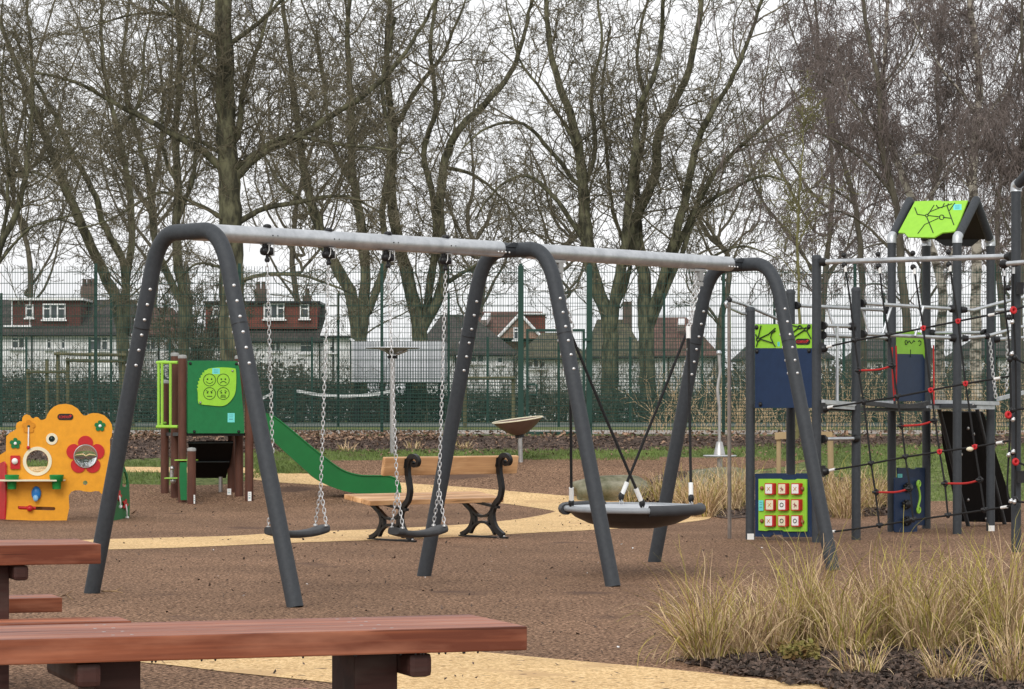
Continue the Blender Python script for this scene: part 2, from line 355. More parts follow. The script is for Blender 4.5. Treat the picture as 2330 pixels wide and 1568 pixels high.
def lettering(txt, pl, x0, y0, x1, y1, off, name, m, parent):   # flat letters on a plane inside a pixel box
    c = bpy.data.curves.new(name, 'FONT'); c.body = txt; c.extrude = 0.02; c.offset = .015; tmp = bpy.data.objects.new('t', c); SC.collection.objects.link(tmp)
    bpy.context.view_layer.update(); me = bpy.data.meshes.new_from_object(tmp); bpy.data.objects.remove(tmp)
    a = np.array([v.co[:] for v in me.vertices]); mn = a.min(0); mx_ = a.max(0); o = OFF[parent.name]
    for v, q in zip(me.vertices, a):
        u = (q[0]-mn[0])/(mx_[0]-mn[0]); t = (q[1]-mn[1])/(mx_[1]-mn[1]); v.co = pl.p(x0+(x1-x0)*u, y1+(y0-y1)*t, off+(q[2])*.05)-o
    me.materials.clear(); me.materials.append(m)
    ob = bpy.data.objects.new(name, me); SC.collection.objects.link(ob); ob.parent = parent; OFF[ob.name] = o; return ob

# ------------------------------------------------------------------ ground sheets
def sheet(name, pts, m, dz, kind='structure', sub=None, label=None, world=False):
    bm = bmesh.new()
    src = [(p[0], p[1]) for p in (pts if world else [G(x, y) for x, y in pts])]
    if not world:                            # slightly ragged edge
        rj = random.Random(len(pts)); dn = []
        for a, b in zip(src, src[1:]+src[:1]):
            k = max(1, min(14, int(math.hypot(b[0]-a[0], b[1]-a[1])/.12)))
            dn += [(a[0]+(b[0]-a[0])*i/k+(rj.gauss(0, .007) if i else 0), a[1]+(b[1]-a[1])*i/k+(rj.gauss(0, .02) if i else 0)) for i in range(k)]
        src = dn
    vs = [bm.verts.new((p[0], p[1], 0)) for p in src]
    bm.faces.new(vs); bmesh.ops.triangulate(bm, faces=bm.faces[:])
    for k in KX[1:-1]:
        bmesh.ops.bisect_plane(bm, geom=bm.verts[:]+bm.edges[:]+bm.faces[:], plane_co=(0, k, 0), plane_no=(0, 1, 0))
    for v in bm.verts: v.co.z = gz(v.co.y)+dz
    bmesh.ops.recalc_face_normals(bm, faces=bm.faces)
    for f in bm.faces:
        if f.normal.z < 0: f.normal_flip()
    me = bpy.data.meshes.new(name); bm.to_mesh(me); bm.free(); me.materials.append(m)
    o = bpy.data.objects.new(name, me); SC.collection.objects.link(o); return props(o, label, None, None, kind)
M['rubber'] = ground_mat('rubber_wetpour', [(.028, .014, .008), (.172, .096, .057), (.46, .29, .185)], 42, .5, .9, .8, .22, spots=((.03, .02, .016), 14, .70), patch=((.12, .072, .05), .7, .63))
M['sand'] = ground_mat('sand_wetpour', [(.42, .26, .12), (.68, .46, .22), (.84, .61, .34)], 42, .9, .85, .6, .10, spots=((.16, .10, .06), 12, .70), patch=((.56, .37, .19), 1.6, .58))
M['lawn'] = ground_mat('lawn', [(.055, .07, .025), (.12, .15, .05), (.18, .20, .08)], 8, .7, .95, .9, .3, patch=((.13, .09, .06), 1.2, .6))
M['mulch'] = ground_mat('bark_mulch', [(.022, .016, .014), (.075, .052, .042), (.19, .135, .105)], 11, 1.2, .95, 1, .35)
M['gravel'] = ground_mat('pale_path', [(.3, .27, .24), (.42, .38, .34), (.5, .46, .42)], 20, 1, .95, .4, .2)
M['court'] = ground_mat('court_surface', [(.09, .105, .09), (.13, .145, .125), (.17, .18, .16)], 20, .4, .95, .3, .2)
sheet('ground', [(-160, 6), (160, 6), (160, 1400), (-160, 1400)], M['lawn'], 0, world=True)
# rubber play surface
sheet('rubber_surface', [(-14, 8)] + [tuple(G(x, y)[:2]) for x, y in [(-200, 1108), (100, 1104), (260, 1101), (330, 1103), (420, 1106), (520, 1102), (590, 1090), (660, 1076), (700, 1060), (730, 1049), (900, 1047), (1100, 1046), (1300, 1044), (1480, 1040), (1600, 1042), (1720, 1040), (1840, 1048), (1790, 1062), (1700, 1072), (1760, 1150), (1900, 1150), (2070, 1150), (2110, 1141), (2500, 1139)]] + [(14, 8)], M['rubber'], .004, world=True)
# sand coloured paths
path_loop = [(-60, 1234), (150, 1231), (250, 1228), (400, 1224), (520, 1221), (658, 1213), (864, 1205), (1021, 1197), (1140, 1187), (1213, 1177), (1258, 1167), (1256, 1163), (1213, 1156), (1146, 1147), (1050, 1138), (911, 1124), (739, 1106), (639, 1099), (576, 1092), (556, 1084), (575, 1077), (640, 1078), (739, 1081), (911, 1099), (1050, 1109), (1146, 1117), (1213, 1123), (1373, 1136), (1495, 1152), (1590, 1164), (1618, 1172), (1612, 1182), (1560, 1190), (1480, 1199), (1373, 1206), (1213, 1214), (1021, 1224), (833, 1231), (658, 1237), (520, 1243), (400, 1248), (250, 1252), (150, 1255), (-60, 1258)]
sheet('sand_path', smooth_pts(path_loop, 4, True), M['sand'], .008)
sheet('sand_path', smooth_pts([(-300, 1450), (0, 1452), (300, 1455), (700, 1463), (1000, 1478), (1271, 1503), (1544, 1528), (1907, 1568), (2300, 1616), (2330, 1660), (1900, 1650), (1300, 1615), (900, 1575), (758, 1557), (518, 1532), (322, 1510), (0, 1490), (-300, 1480)], 4, True), M['sand'], .008)
sheet('gravel_path', [(-100, 1073), (560, 1077), (600, 1071), (560, 1065), (250, 1063), (-100, 1063)], M['sand'], .006)
sheet('mulch_bed', [(-300, 1052), (200, 1051), (560, 1030), (900, 1027), (1200, 1027), (1500, 1025), (1700, 1022), (2000, 1016), (2600, 1016), (2600, 992), (-300, 992)], M['mulch'], .004)
sheet('mulch_bed', smooth_pts([(1430, 1150), (1470, 1100), (1520, 1078), (1640, 1070), (1760, 1085), (1990, 1090), (2075, 1120), (2060, 1168), (1900, 1177), (1720, 1179), (1640, 1180), (1560, 1160)], 4, True), M['mulch'], .012)
sheet('mulch_bed', [(1526, 1505), (1590, 1492), (1750, 1478), (1950, 1464), (2300, 1455), (2500, 1456), (2550, 1640), (2350, 1622), (2200, 1604), (1907, 1565), (1700, 1540)], M['mulch'], .012)
sheet('gravel_path', [(-300, 988.5), (2600, 988.5), (2600, 979), (-300, 979)], M['gravel'], .003)
sheet('court', [(-22, 65.2), (26, 65.2), (36, 101.8), (-34, 101.8)], M['court'], .004, world=True)
# ================================================================== swing frame
A = Vector((-2.42, 21.45, 0)); B = Vector((.03, 23.87, 0)); C_ = Vector((2.105, 26.24, 0))
UB = (C_-A).normalized(); UF = Vector((UB.y, -UB.x, 0))      # along the beam, across it (towards viewer right)
ZC = 2.77; RT = .062
sw = thing('swing_set', 'dark grey steel swing frame of three arches joined by a silver beam', 'swing frame', (B.x, B.y, 0))
def arch_pts(c, ft=1.175, sh=.452, zsh=2.45):
    pts = []
    prof = [(-1.175, -.0), (-sh, zsh)]
    # rounded shoulder by quadratic blend
    ctrl = (-sh+.02-.1*.0+.13, ZC)
    left = [(-ft+(ft-sh)*k/4, zsh*k/4) for k in range(5)]
    p0 = (-sh, zsh); p1 = (-.365, ZC+.0); p2 = (-.16, ZC)
    for k in range(1, 13):
        t = k/12; left.append((p0[0]*(1-t)**2+2*p1[0]*t*(1-t)+p2[0]*t*t, p0[1]*(1-t)**2+2*p1[1]*t*(1-t)+p2[1]*t*t))
    full = left+[(-u, z) for u, z in reversed(left)]
    return [c+UF*u+Vector((0, 0, z)) for u, z in full]
for i, c in enumerate((A, B, C_)):
    ft = (1.175, 1.085, 1.05)[i]; a = MB().tube(arch_pts(c, ft), RT, 20).build('arch', M['anthracite'], sw)
    sl_ = Many()
    for sgn in (-1, 1):
        zj = 2.06; u = sgn*(ft-(ft-.452)/2.45*zj); cen = c+UF*u+Vector((0, 0, zj))
        dr = (UF*(-sgn*(ft-.452)/2.45)+Vector((0, 0, 1))).normalized()
        sl_.tube([cen-dr*.004, cen+dr*.004], RT+.0015, 20)
        b = Many()
        for side in (0, 1):
            for k in range(6):
                q = cen+dr*(.30-.12*k)+UB*side*-(RT+.002)*.86+UF*side*(RT)*.5*0
                ax = Vector((.32, -.95, 0)) if side == 0 else Vector((-.985, .17, 0))
                b.lathe(cen+dr*(.30-.12*k)+ax*(RT-.004)+UF*(.0), [(.0135, 0), (.0135, .006), (.009, .010), (.0, .012)], 10, ax)
        b.build('bolt', M['chrome'], a)
    sl_.build('joint_seam', M['black'], a)
def beam(c0, c1, n0, n1):
    d = (c1-c0); L_ = d.length; d.normalize()
    p0 = c0+d*n0+Vector((0, 0, ZC)); p1 = c1-d*n1+Vector((0, 0, ZC))
    o = MB().tube([p0, p1], .066, 24).build('beam', M['galv'], sw)
    return o, d
b1, d1 = beam(A, B, .02, .18); b2, d2 = beam(B, C_, .10, .18)
for c, dv in ((B, d1), (C_, d2)):
    s = MB(); s.tube([c-dv*.30+Vector((0, 0, ZC)), c-dv*.04+Vector((0, 0, ZC))], .0575, 16)
    s.build('sleeve', M['anthracite'], sw)
    s = MB(); q = c+Vector((0, 0, ZC))-dv*.07
    k = [q-dv*.12+Vector((0, 0, .018)), q+dv*.10+Vector((0, 0, .018)), q+dv*.02+Vector((0, 0, .056)), q-dv*.03+Vector((0, 0, .056))]
    s.prism([[p+UF*.066 for p in k]], -UF*.03); s.build('gusset', M['anthracite'], sw)
    bl = Many()
    for j in range(4): bl.ball(q-dv*(.19-.042*j)+UF*.06+Vector((0, 0, -.028)), .010, 8)
    bl.build('bolt', M['chrome'], sw)
def beam_at(px):                              # point under the beam along the sight column px
    for c0, c1 in ((A, B), (B, C_)):
        k = (px-CX)/F; dv = c1-c0
        t = (k*c0.y-c0.x)/(dv.x-k*dv.y)
        if -.001 < t < 1.001: return c0+dv*t
hl = Many()
for px in (608, 748, 883, 1014):
    p = beam_at(px)+Vector((0, 0, ZC)); hg = MB()
    hg.ball(p+Vector((0, 0, -.073)), .03, 12)
    hg.tube([p+Vector((0, 0, -.06))-UB*.03, p+Vector((0, 0, -.13))-UB*.03], .018, 8)
    hg.ball(p+Vector((0, 0, -.118))+UB*.022, .037, 12); hg.ball(p+Vector((0, 0, -.118))-UB*.03, .035, 12)
    hg.lathe(p+Vector((0, 0, -.118))-UB*.05, [(.03, 0), (.03, .1)], 12, UB)
    hg.tube([p+Vector((0, 0, -.12)), p+Vector((0, 0, -.19))], .013, 8); hg.ball(p+Vector((0, 0, -.185)), .022, 10)
    h = hg.build('swing_hanger', M['black'], sw)
    MB().ball(p+Vector((0, 0, .072)), .034, 12, (1, 1, .6)).build('bolt_cap', M['black'], sw)
    st = MB(); q = p+UF*.035
    st.tube([q+UB*.038+Vector((0, 0, -.066)), q+UB*.038+Vector((0, 0, -.15)), q+UB*.0+Vector((0, 0, -.155))], .005, 6)
    st.tube([q-UB*.03+Vector((0, 0, -.066)), q+UB*.04+Vector((0, 0, -.066))], .005, 6)
    st.tube([q-UB*.012+Vector((0, 0, -.066)), q-UB*.012+Vector((0, 0, -.115)), q-UB*.03+Vector((0, 0, -.14))], .005, 6)
    st.build('bracket', M['steel'], h)
    for s_ in (-.0, .05): hl.lathe(p+UB*s_+UF*.0615, [(.006, 0), (.006, .006)], 8, UF)
hl.build('bolt_hole', M['black'], b1)
for px, z0 in ((1268, .0), (1588, .0)):
    p = beam_at(px)+Vector((0, 0, ZC)); s = MB()
    s.box(p+Vector((0, 0, -.075)), (.16, .06, .022), (UB, UF, Vector((0, 0, 1))))
    s.box(p+UB*.02+Vector((0, 0, -.125)), (.05, .05, .09), (UB, UF, Vector((0, 0, 1))))
    s.tube([p+UB*.06+Vector((0, 0, -.09)), p+UB*.065+Vector((0, 0, -.15)), p+UB*.03+Vector((0, 0, -.19))], .011, 8)
    s.box(p+UB*.02+Vector((0, 0, -.2)), (.06, .045, .035), (UB, UF, Vector((0, 0, 1))))
    s.build('nest_hanger', M['steel'], sw)

def chain(mb, p, q, L_=.047, r=.0122, t=.0034):
    p = Vector(p); q = Vector(q); d = q-p; n = max(2, round(d.length/(L_*.74))); d.normalize(); st = (q-p).length/n
    a = d.cross(Vector((0, 1, 0))).normalized(); b = d.cross(a)
    for i in range(n):
        c = p+d*st*(i+.5); u, w_ = (a, b) if i % 2 else (b, a); u = (u*.97+w_*.22).normalized(); k = 12; ring = []
        for j in range(k):
            an = 2*math.pi*j/k; h = math.sin(an); g = math.cos(an)
            ring.append(c+u*g*r+d*(h*r*.95+(L_/2-r)*(1 if h > .01 else -1 if h < -.01 else 0)))
        vs = []
        for j in range(k):
            tg = (ring[(j+1) % k]-ring[j-1]).normalized(); x1 = u.cross(d).normalized(); x2 = tg.cross(x1)
            for m in range(4): vs.append(ring[j]+(x1*math.cos(m*math.pi/2)+x2*math.sin(m*math.pi/2))*t)
        mb.add(vs, [(j*4+m, ((j+1) % k)*4+m, ((j+1) % k)*4+(m+1) % 4, j*4+(m+1) % 4) for j in range(k) for m in range(4)], True)
def swing(px0, px1, bx0, bx1, ysp, ybot, label):
    t0 = beam_at(px0)+Vector((0, 0, ZC-.2)); t1 = beam_at(px1)+Vector((0, 0, ZC-.2))
    m = (t0+t1)/2; dm = m.y
    zs = CAMH-(ysp-HY)*dm/F                       # height where the chain splits
    zb = CAMH-(ybot-HY)*dm/F
    e0 = Vector((t0.x, t0.y, zs)); e1 = Vector((t1.x, t1.y, zs)); e0 = e0+UB*.035; e1 = e1-UB*.04
    # bottom points follow the photograph, small shift across the beam
    def shift(e, px): k = ((px-CX)*e.y/F-e.x); return e+Vector((1, 0, 0))*0+UF*(k/UF.x)*.9
    e0 = shift(e0, bx0); e1 = shift(e1, bx1)
    root = thing('swing', label, 'swing', ((e0.x+e1.x)/2, (e0.y+e1.y)/2, zb), 'flat seated chain swings')
    for t, e in ((t0, e0), (t1, e1)):
        cm = MB(); chain(cm, t, e)
        for s_ in (-1, 1): chain(cm, e, e+UF*s_*.065+Vector((0, 0, zb+.035-zs)))
        cm.build('chain', M['chrome'], root, fixn=False)
    c = (e0+e1)/2; ax = (e1-e0); ax.z = 0; hl_ = ax.length/2+.048; ax.normalize(); ay = Vector((ax.y, -ax.x, 0))
    s = MB(); n = 22; m_ = 13; vs = []
    for i in range(n+1):
        u = -1+2*i/n; sag = -.038*(1-abs(u)**2.2); hw = .088*(1-.16*(1-u*u))*(1 if abs(u) < .86 else math.sqrt(max(.0, 1-((abs(u)-.86)/.14)**2*.6)))
        for j in range(m_):
            a = 2*math.pi*j/m_; cx_ = math.copysign(abs(math.cos(a))**.55, math.cos(a)); cz = math.copysign(abs(math.sin(a))**.6, math.sin(a))
            vs.append(Vector((c.x, c.y, zb+.012+sag))+ax*u*hl_+ay*hw*cx_+Vector((0, 0, .029*cz)))
    s.add(vs, [(i*m_+j, i*m_+(j+1) % m_, (i+1)*m_+(j+1) % m_, (i+1)*m_+j) for i in range(n) for j in range(m_)], True)
    s.add(vs[:m_], [tuple(range(m_))]); s.add(vs[-m_:], [tuple(range(m_))])
    so_ = s.build('seat', M['rubber_black'], root)
    bm_ = Many()
    for e in (e0, e1):
        for s_ in (-1, 1): bm_.lathe(Vector((e.x, e.y, zb+.028))+UF*s_*.062, [(.017, 0), (.017, .012), (.006, .02)], 8)
    bm_.build('fixing', M['steel'], so_)
swing(608, 748, 624, 728, 1112, 1208, 'chain swing nearer the front left arch, its flat black seat half hidden by a leg')
swing(883, 1014, 906, 998, 1112, 1208, 'chain swing in front of the bench with a scuffed flat black rubber seat')

# ------------------------------------------------------------------ nest swing
nc = (B+C_)/2; nc = P(1438, 1163, 25.06)
ns = thing('nest_swing', 'round grey basket swing with a dish shaped seat hung on four black ropes', 'basket swing', (nc.x, nc.y, .37))
AXN = Vector((.008, -.012, 1)).normalized(); cz = .565; cc = Vector((nc.x, nc.y, cz)); rr = .60
d_ = MB(); d_.lathe(cc, [(rr-.02, .0), (.50, -.07), (.38, -.125), (.22, -.16), (0, -.17)], 40, AXN); d_.lathe(cc, [(0, -.145), (.22, -.135), (.38, -.10), (.50, -.05), (rr-.03, .012)], 40, AXN)
dish = d_.build('dish', mat('nest_shell', (.06, .05, .046), (.045, .038, .035), 8, .4), ns)
MB().lathe(cc, [(0, -.012), (.25, -.008), (.42, .004), (.56, .02)], 40, AXN).build('inner_liner', mat('nest_liner', (.55, .57, .60), (.46, .48, .5), 5, .45), ns)
MB().ring(cc+Vector((0, 0, .01)), AXN, rr, .027, 64, 10).build('rim', mat('nest_rim', (.32, .34, .36), (.27, .29, .31), 8, .4, 0), ns)
pd = mat('nest_pad', (.05, .053, .058), (.04, .042, .047), 8, .5)
for a0, a1 in ((112, 172), (-78, 4), (176, 196)):
    a = MB(); n = 14; vs = []
    for i in range(n+1):
        an = R(a0+(a1-a0)*i/n)
        for k in range(10):
            b = 2*math.pi*k/10; vs.append(cc+Vector((0, 0, .006))+(Vector((math.cos(an), math.sin(an), 0))*(rr+.05*math.cos(b))+Vector((0, 0, .05*math.sin(b)+math.sin(an)*rr*.012))))
    a.add(vs, [(i*10+k, i*10+(k+1) % 10, (i+1)*10+(k+1) % 10, (i+1)*10+k) for i in range(n) for k in range(10)], True)
    a.add(vs[:10], [tuple(range(10))]); a.add(vs[-10:], [tuple(range(10))]); a.build('bumper', pd, ns)
h0 = beam_at(1268)+Vector((0, 0, ZC)); h1 = beam_at(1588)+Vector((0, 0, ZC))
ng = []
for hang, spl, ends in ((h0, P(1297, 755, h0.y+.02), (P(1300, 1117, 24.75), P(1450, 1119, 24.55))), (h1, P(1566, 748, h1.y-.05), (P(1572, 1106, 25.45), P(1424, 1104, 25.6)))):
    s = MB(); chain(s, hang+UB*.02+Vector((0, 0, -.2)), spl, .055, .016, .0045); chain(s, hang-UB*.03+Vector((0, 0, -.09)), spl+Vector((.02, 0, .04)), .055, .016, .0045); s.build('chain', M['chrome'] if hang is h1 else M['steel'], ns, fixn=False)
    for e in ends:
        dv = (e-spl).normalized(); e2 = e
        s = MB(); s.tube([spl+dv*.02, spl.lerp(e2, .5)+Vector((0, 0, -.012)), e2], .0125, 8); ro = s.build('rope', M['rope'], ns)
        s = MB(); s.tube([e2-dv*.03, e2+dv*.085], .021, 12); s.build('ferrule', M['white'], ro)
        if e is ends[0]: MB().tube([spl-dv*.02, spl+dv*.09], .022, 12).build('ferrule', M['white'], ro)
        s = MB(); q = e2+dv*.11; s.ball(q, .028, 10, (1, 1, 1.5)); s.build('thimble', M['black'], ro)
        s = MB(); chain(s, q+Vector((0, 0, -.02)), Vector((q.x, q.y, cz+.02)), .055, .016, .005); s.build('link', M['chrome'], ro, fixn=False)

# ================================================================== picnic tables
def picnic(near_corner, ang, zt, th, wid, length, label, dk, zs=.45, seat_off=.36, sw_=.30, sth=.075, sin_=.36, legs=((.30, .62), (1.62, 1.9))):
    """near_corner: right-hand near corner of the top; ang: turn of the long axis; parts in local u (leftwards), v (away)"""
    u = Vector((-math.cos(ang), -math.sin(ang), 0)); v = Vector((-math.sin(ang), math.cos(ang), 0)); z = Vector((0, 0, 1)); o = Vector((near_corner[0], near_corner[1], 0))
    root = thing('picnic_table', label, 'picnic table', o+u*length/2+v*wid/2, 'reddish timber picnic tables')
    wt = wood_mat('table_wood', (.40, .125, .058), (.14, .038, .019), math.atan2(u.y, u.x), .45)
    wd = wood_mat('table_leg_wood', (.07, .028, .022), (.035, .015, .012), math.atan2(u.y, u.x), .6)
    def bx(mb, u0, u1, v0, v1, z0, z1): mb.box(o+u*(u0+u1)/2+v*(v0+v1)/2+z*(z0+z1)/2, (abs(u1-u0), abs(v1-v0), z1-z0), (u, v, z))
    n = 4; g = .004; pw = (wid-g*(n-1))/n; t = MB()
    for k in range(n): bx(t, 0, length, k*(pw+g), k*(pw+g)+pw, zt-th, zt)
    tt_ = t.build('tabletop', wt, root, bevel=.005)
    if zt < .76:
        rk_ = random.Random(4); dp = Many()
        for k in range(16): dp.ball(o+u*rk_.uniform(.08, 1.25)+v*.006+z*(zt-th-.0015), .0035, 6, (1, 1, 1.3))
        dp.build('hanging_drip', M['black'], tt_)
    sc_ = Many()
    for a_, b__ in legs:
        for k in range(n):
            for e_ in (.3, .7): sc_.lathe(o+u*(a_*(1-e_)+b__*e_)+v*(k*(pw+g)+pw*.5)+z*(zt-.001), [(.006, 0), (.006, .0016), (0, .0018)], 8)
    sc_.build('screw_head', M['steel'], tt_)
    for s_, v0 in ((-1, -seat_off-sw_), (1, wid+seat_off)):
        m = MB()
        for k in range(2): bx(m, sin_, length-sin_, v0+k*(sw_/2+.002), v0+k*(sw_/2+.002)+sw_/2-.002, zs-sth, zs)
        m.build('seat', wt, root, bevel=.005)
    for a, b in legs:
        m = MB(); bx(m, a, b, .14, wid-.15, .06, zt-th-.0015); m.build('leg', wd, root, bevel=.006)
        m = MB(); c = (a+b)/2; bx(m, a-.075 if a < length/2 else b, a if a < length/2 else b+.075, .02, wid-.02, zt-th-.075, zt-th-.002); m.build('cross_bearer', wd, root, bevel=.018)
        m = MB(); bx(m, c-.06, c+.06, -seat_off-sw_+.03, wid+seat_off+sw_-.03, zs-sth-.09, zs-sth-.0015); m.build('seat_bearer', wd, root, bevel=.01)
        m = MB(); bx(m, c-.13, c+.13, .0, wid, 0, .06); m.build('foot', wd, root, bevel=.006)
    return root
picnic((.047, 8.75), R(19.2), .75, .074, .55, 2.1, 'long reddish brown timber picnic table in the foreground, its top crossing the lower left', 0, seat_off=.5, sin_=.33, legs=((.372, .51), (1.17, 1.31)))
picnic((-1.985, 13.80), R(19.2), .772, .096, .62, 2.1, 'second picnic table farther back at the left edge, only its right end in view', 0, zs=.45, seat_off=.42, sin_=.0, legs=((.42, .66), (1.5, 1.7)))

# ================================================================== benches / iron bench
bc = Vector((-.83, 31.85, 0)); al = R(41); Lb = Vector((math.cos(al), math.sin(al), 0)); Fb = Vector((-math.sin(al), math.cos(al), 0)); Z = Vector((0, 0, 1))
bench = thing('park_bench', 'timber park bench with black cast iron scroll ends seen from behind', 'bench', bc)
lw = wood_mat('bench_wood', (.68, .40, .20), (.42, .22, .10), al, .5)
for q0 in (.20, .36, .52):
    MB().box(bc+Fb*(q0-.14)+Z*(.425+(q0-.14)*.14), (1.93, .148, .055), (Lb, (Fb+Z*.14).normalized(), (Z-Fb*.14).normalized())).build('seat_plank', lw, bench, bevel=.008)
MB().box(bc-Fb*.235+Z*.83+Lb*.0, (1.93, .05, .205), (Lb, (Fb*.97+Z*.2).normalized(), (Z*.97-Fb*.2).normalized())).build('back_plank', lw, bench, bevel=.012)
def iron(s_):
    o = bc+Lb*s_; t = .045
    def q(pts): return [o+Fb*a+Z*b-Lb*t/2 for a, b in pts]
    def strip(mb, pts, w0):                       # ribbon of width w in the (front, up) plane, extruded along the bench
        pp = smooth_pts(pts, 6); n = len(pp); lft = []; rgt = []
        for i in range(n):
            a = pp[max(i-1, 0)]; b = pp[min(i+1, n-1)]; dx, dz = b[0]-a[0], b[1]-a[1]; l = math.hypot(dx, dz) or 1
            w_ = w0(i/(n-1)) if callable(w0) else w0
            lft.append((pp[i][0]-dz/l*w_/2, pp[i][1]+dx/l*w_/2)); rgt.append((pp[i][0]+dz/l*w_/2, pp[i][1]-dx/l*w_/2))
        v = []; 
        for a, b in zip(lft, rgt): v += [o+Fb*a[0]+Z*a[1]-Lb*t/2, o+Fb*b[0]+Z*b[1]-Lb*t/2, o+Fb*b[0]+Z*b[1]+Lb*t/2, o+Fb*a[0]+Z*a[1]+Lb*t/2]
        f = [(i*4+k, i*4+(k+1) % 4, (i+1)*4+(k+1) % 4, (i+1)*4+k) for i in range(n-1) for k in range(4)]+[(0, 1, 2, 3), tuple(range(n*4-4, n*4))]
        mb.add(v, f)
    m = MB()
    # upright with the scroll, then down through the seat to the back foot
    strip(m, [(-.40, .83), (-.455, .845), (-.475, .885), (-.445, .925), (-.39, .94), (-.335, .92), (-.30, .86), (-.29, .76), (-.315, .65), (-.33, .56), (-.30, .46), (-.235, .40), (-.19, .34), (-.17, .27), (-.19, .18), (-.25, .10), (-.36, .035)], lambda t_: .03+.03*min(1, t_*3) if t_ < .3 else .062)
    strip(m, [(-.40, .83), (-.375, .855), (-.39, .88)], .03)
    strip(m, [(.36, .415), (.27, .36), (.19, .30), (.165, .22), (.20, .13), (.27, .07), (.37, .03)], .046)
    strip(m, [(.40, .445), (.1, .402), (-.28, .352)], .03)
    strip(m, [(.21, .34), (.10, .265), (0, .245), (-.10, .265), (-.2, .34)], .028)
    strip(m, [(.21, .05), (.16, .12), (.08, .17), (0, .18), (-.08, .17), (-.16, .12), (-.22, .05)], .028)
    strip(m, [(.13, .25), (.125, .17)], .032); strip(m, [(-.13, .25), (-.125, .17)], .032)
    strip(m, [(.40, .012), (0, .012), (-.42, .012)], .024)
    m.box(o-Fb*.262+Z*.86, (.07, .04, .1), (Lb, Fb, Z))
    e = m.build('iron_end', M['iron'], bench)
    b_ = Many(); [b_.ball(o+Fb*a+Z*.028, .016, 8) for a in (-.37, .35)]; b_.build('bolt', M['steel'], e)
iron(-.66); iron(.66)

# ================================================================== slide tower
D0 = 42.1
tw = thing('slide_tower', 'small toddler climbing tower with brown posts, green panels and a green slide', 'slide tower', gp(480, 42.6))
def post(px, d, ytop, r, m, parent, cap=True, capm=None, z0=None, name='post', n=16):
    b = gp(px, d, -.02 if z0 is None else 0); 
    if z0 is not None: b.z = z0
    t = P(px, ytop, d); o = MB().tube([b, t], r, n).build(name, m, parent)
    if cap: MB().lathe(t, [(r+.003, -.03), (r+.003, .004), (r*.8, .02), (0, .026)], n).build('cap', capm or M['capgrey'], o)
    return o
pr = .0625
for px, d, yt in ((415, 42.1, 811), (567, 42.25, 815), (398, 42.6, 806), (544, 42.75, 812), (375, 43.1, 868), (527, 43.2, 870)):
    post(px, d, yt, pr, M['brownpost'], tw)
post(436, 41.75, 1022, pr, M['brownpost'], tw)
fp = vplane(427, 42.05, 556, 42.2)
pn = plate(fp, [(427, 986), (427, 821), (470, 820.5), (540, 822), (545, 840), (549, 880), (554, 940), (556, 986)], .019).build('side_panel', M['green'], tw)
bl = Many(); [bl.lathe(fp.p(x, y), [(.022, 0), (.022, .01), (.008, .02)], 10, fp.n) for x, y in ((433, 827), (442, 982), (543, 982), (538, 828))]; bl.build('bolt', M['black'], pn)
lp_out = smooth_pts([(474, 839), (500, 836), (531, 838), (537, 845), (537, 880), (533, 900), (520, 917), (505, 924), (475, 922), (458, 920), (451, 916), (450, 893), (448, 884)], 4)+[(451, 882), (448.5, 877), (452, 873.5), (450, 868), (454.5, 866), (453, 861), (457.5, 859), (456.5, 854), (461, 853), (460, 848), (465, 847.5), (465, 843), (470, 842.5)]
lpn = plate(fp, lp_out, .015, .018).build('smiley_panel', M['lime'], tw)
g = MB(); lo_ = .0185
def stroke(mb, pl, pts, w=1.2, off=.02, closed=False, sm=True):
    pp = smooth_pts(pts, 4, closed) if sm and len(pts) > 2 else list(pts)
    if closed: pp = pp+[pp[0]]
    q = [pl.p(x, y, off) for x, y in pp]; mb.tube(q, w*q[0].y/F/2, 5)
for i, (cx, cy) in enumerate(((476.8, 864.5), (508, 864.5), (476.8, 895.4), (508, 895.4))):
    g.ring(fp.p(cx, cy, .02), fp.n, 13.6*42.1/F, .0045, 28, 5)
    for s_ in (-1, 1): g.ball(fp.p(cx+s_*4.6, cy-1.8, .019), .0125, 8)
    if i == 0: stroke(g, fp, [(cx-8, cy+3.5), (cx-3, cy+7.5), (cx+3, cy+7.5), (cx+8, cy+3.5)], 1.5)
    if i == 1: stroke(g, fp, [(cx-7, cy+7.5), (cx-3, cy+4), (cx+3, cy+4), (cx+7, cy+7.5)], 1.5)
    if i == 2: stroke(g, fp, [(cx-6, cy+6.3), (cx+6, cy+6.3)], 1.7); stroke(g, fp, [(cx-8, cy-7), (cx-2, cy-4)], 1.4); stroke(g, fp, [(cx+8, cy-7), (cx+2, cy-4)], 1.4)
    if i == 3:
        stroke(g, fp, [(cx-4, cy+3.5), (cx+4, cy+3.5), (cx+6, cy+8.5), (cx-6, cy+8.5)], 1.3, closed=True, sm=False); stroke(g, fp, [(cx-8, cy-4.5), (cx-3, cy-7)], 1.4); stroke(g, fp, [(cx+8, cy-4.5), (cx+3, cy-7)], 1.4); stroke(g, fp, [(cx-5.5, cy+6), (cx+5.5, cy+6)], 1.0)
g.build('engraving', M['line'], lpn)
bl = Many(); [bl.lathe(fp.p(x, y, .018), [(.018, 0), (.018, .008), (.006, .016)], 10, fp.n) for x, y in ((529, 844), (456, 916))]; bl.build('bolt', M['steel'], lpn)
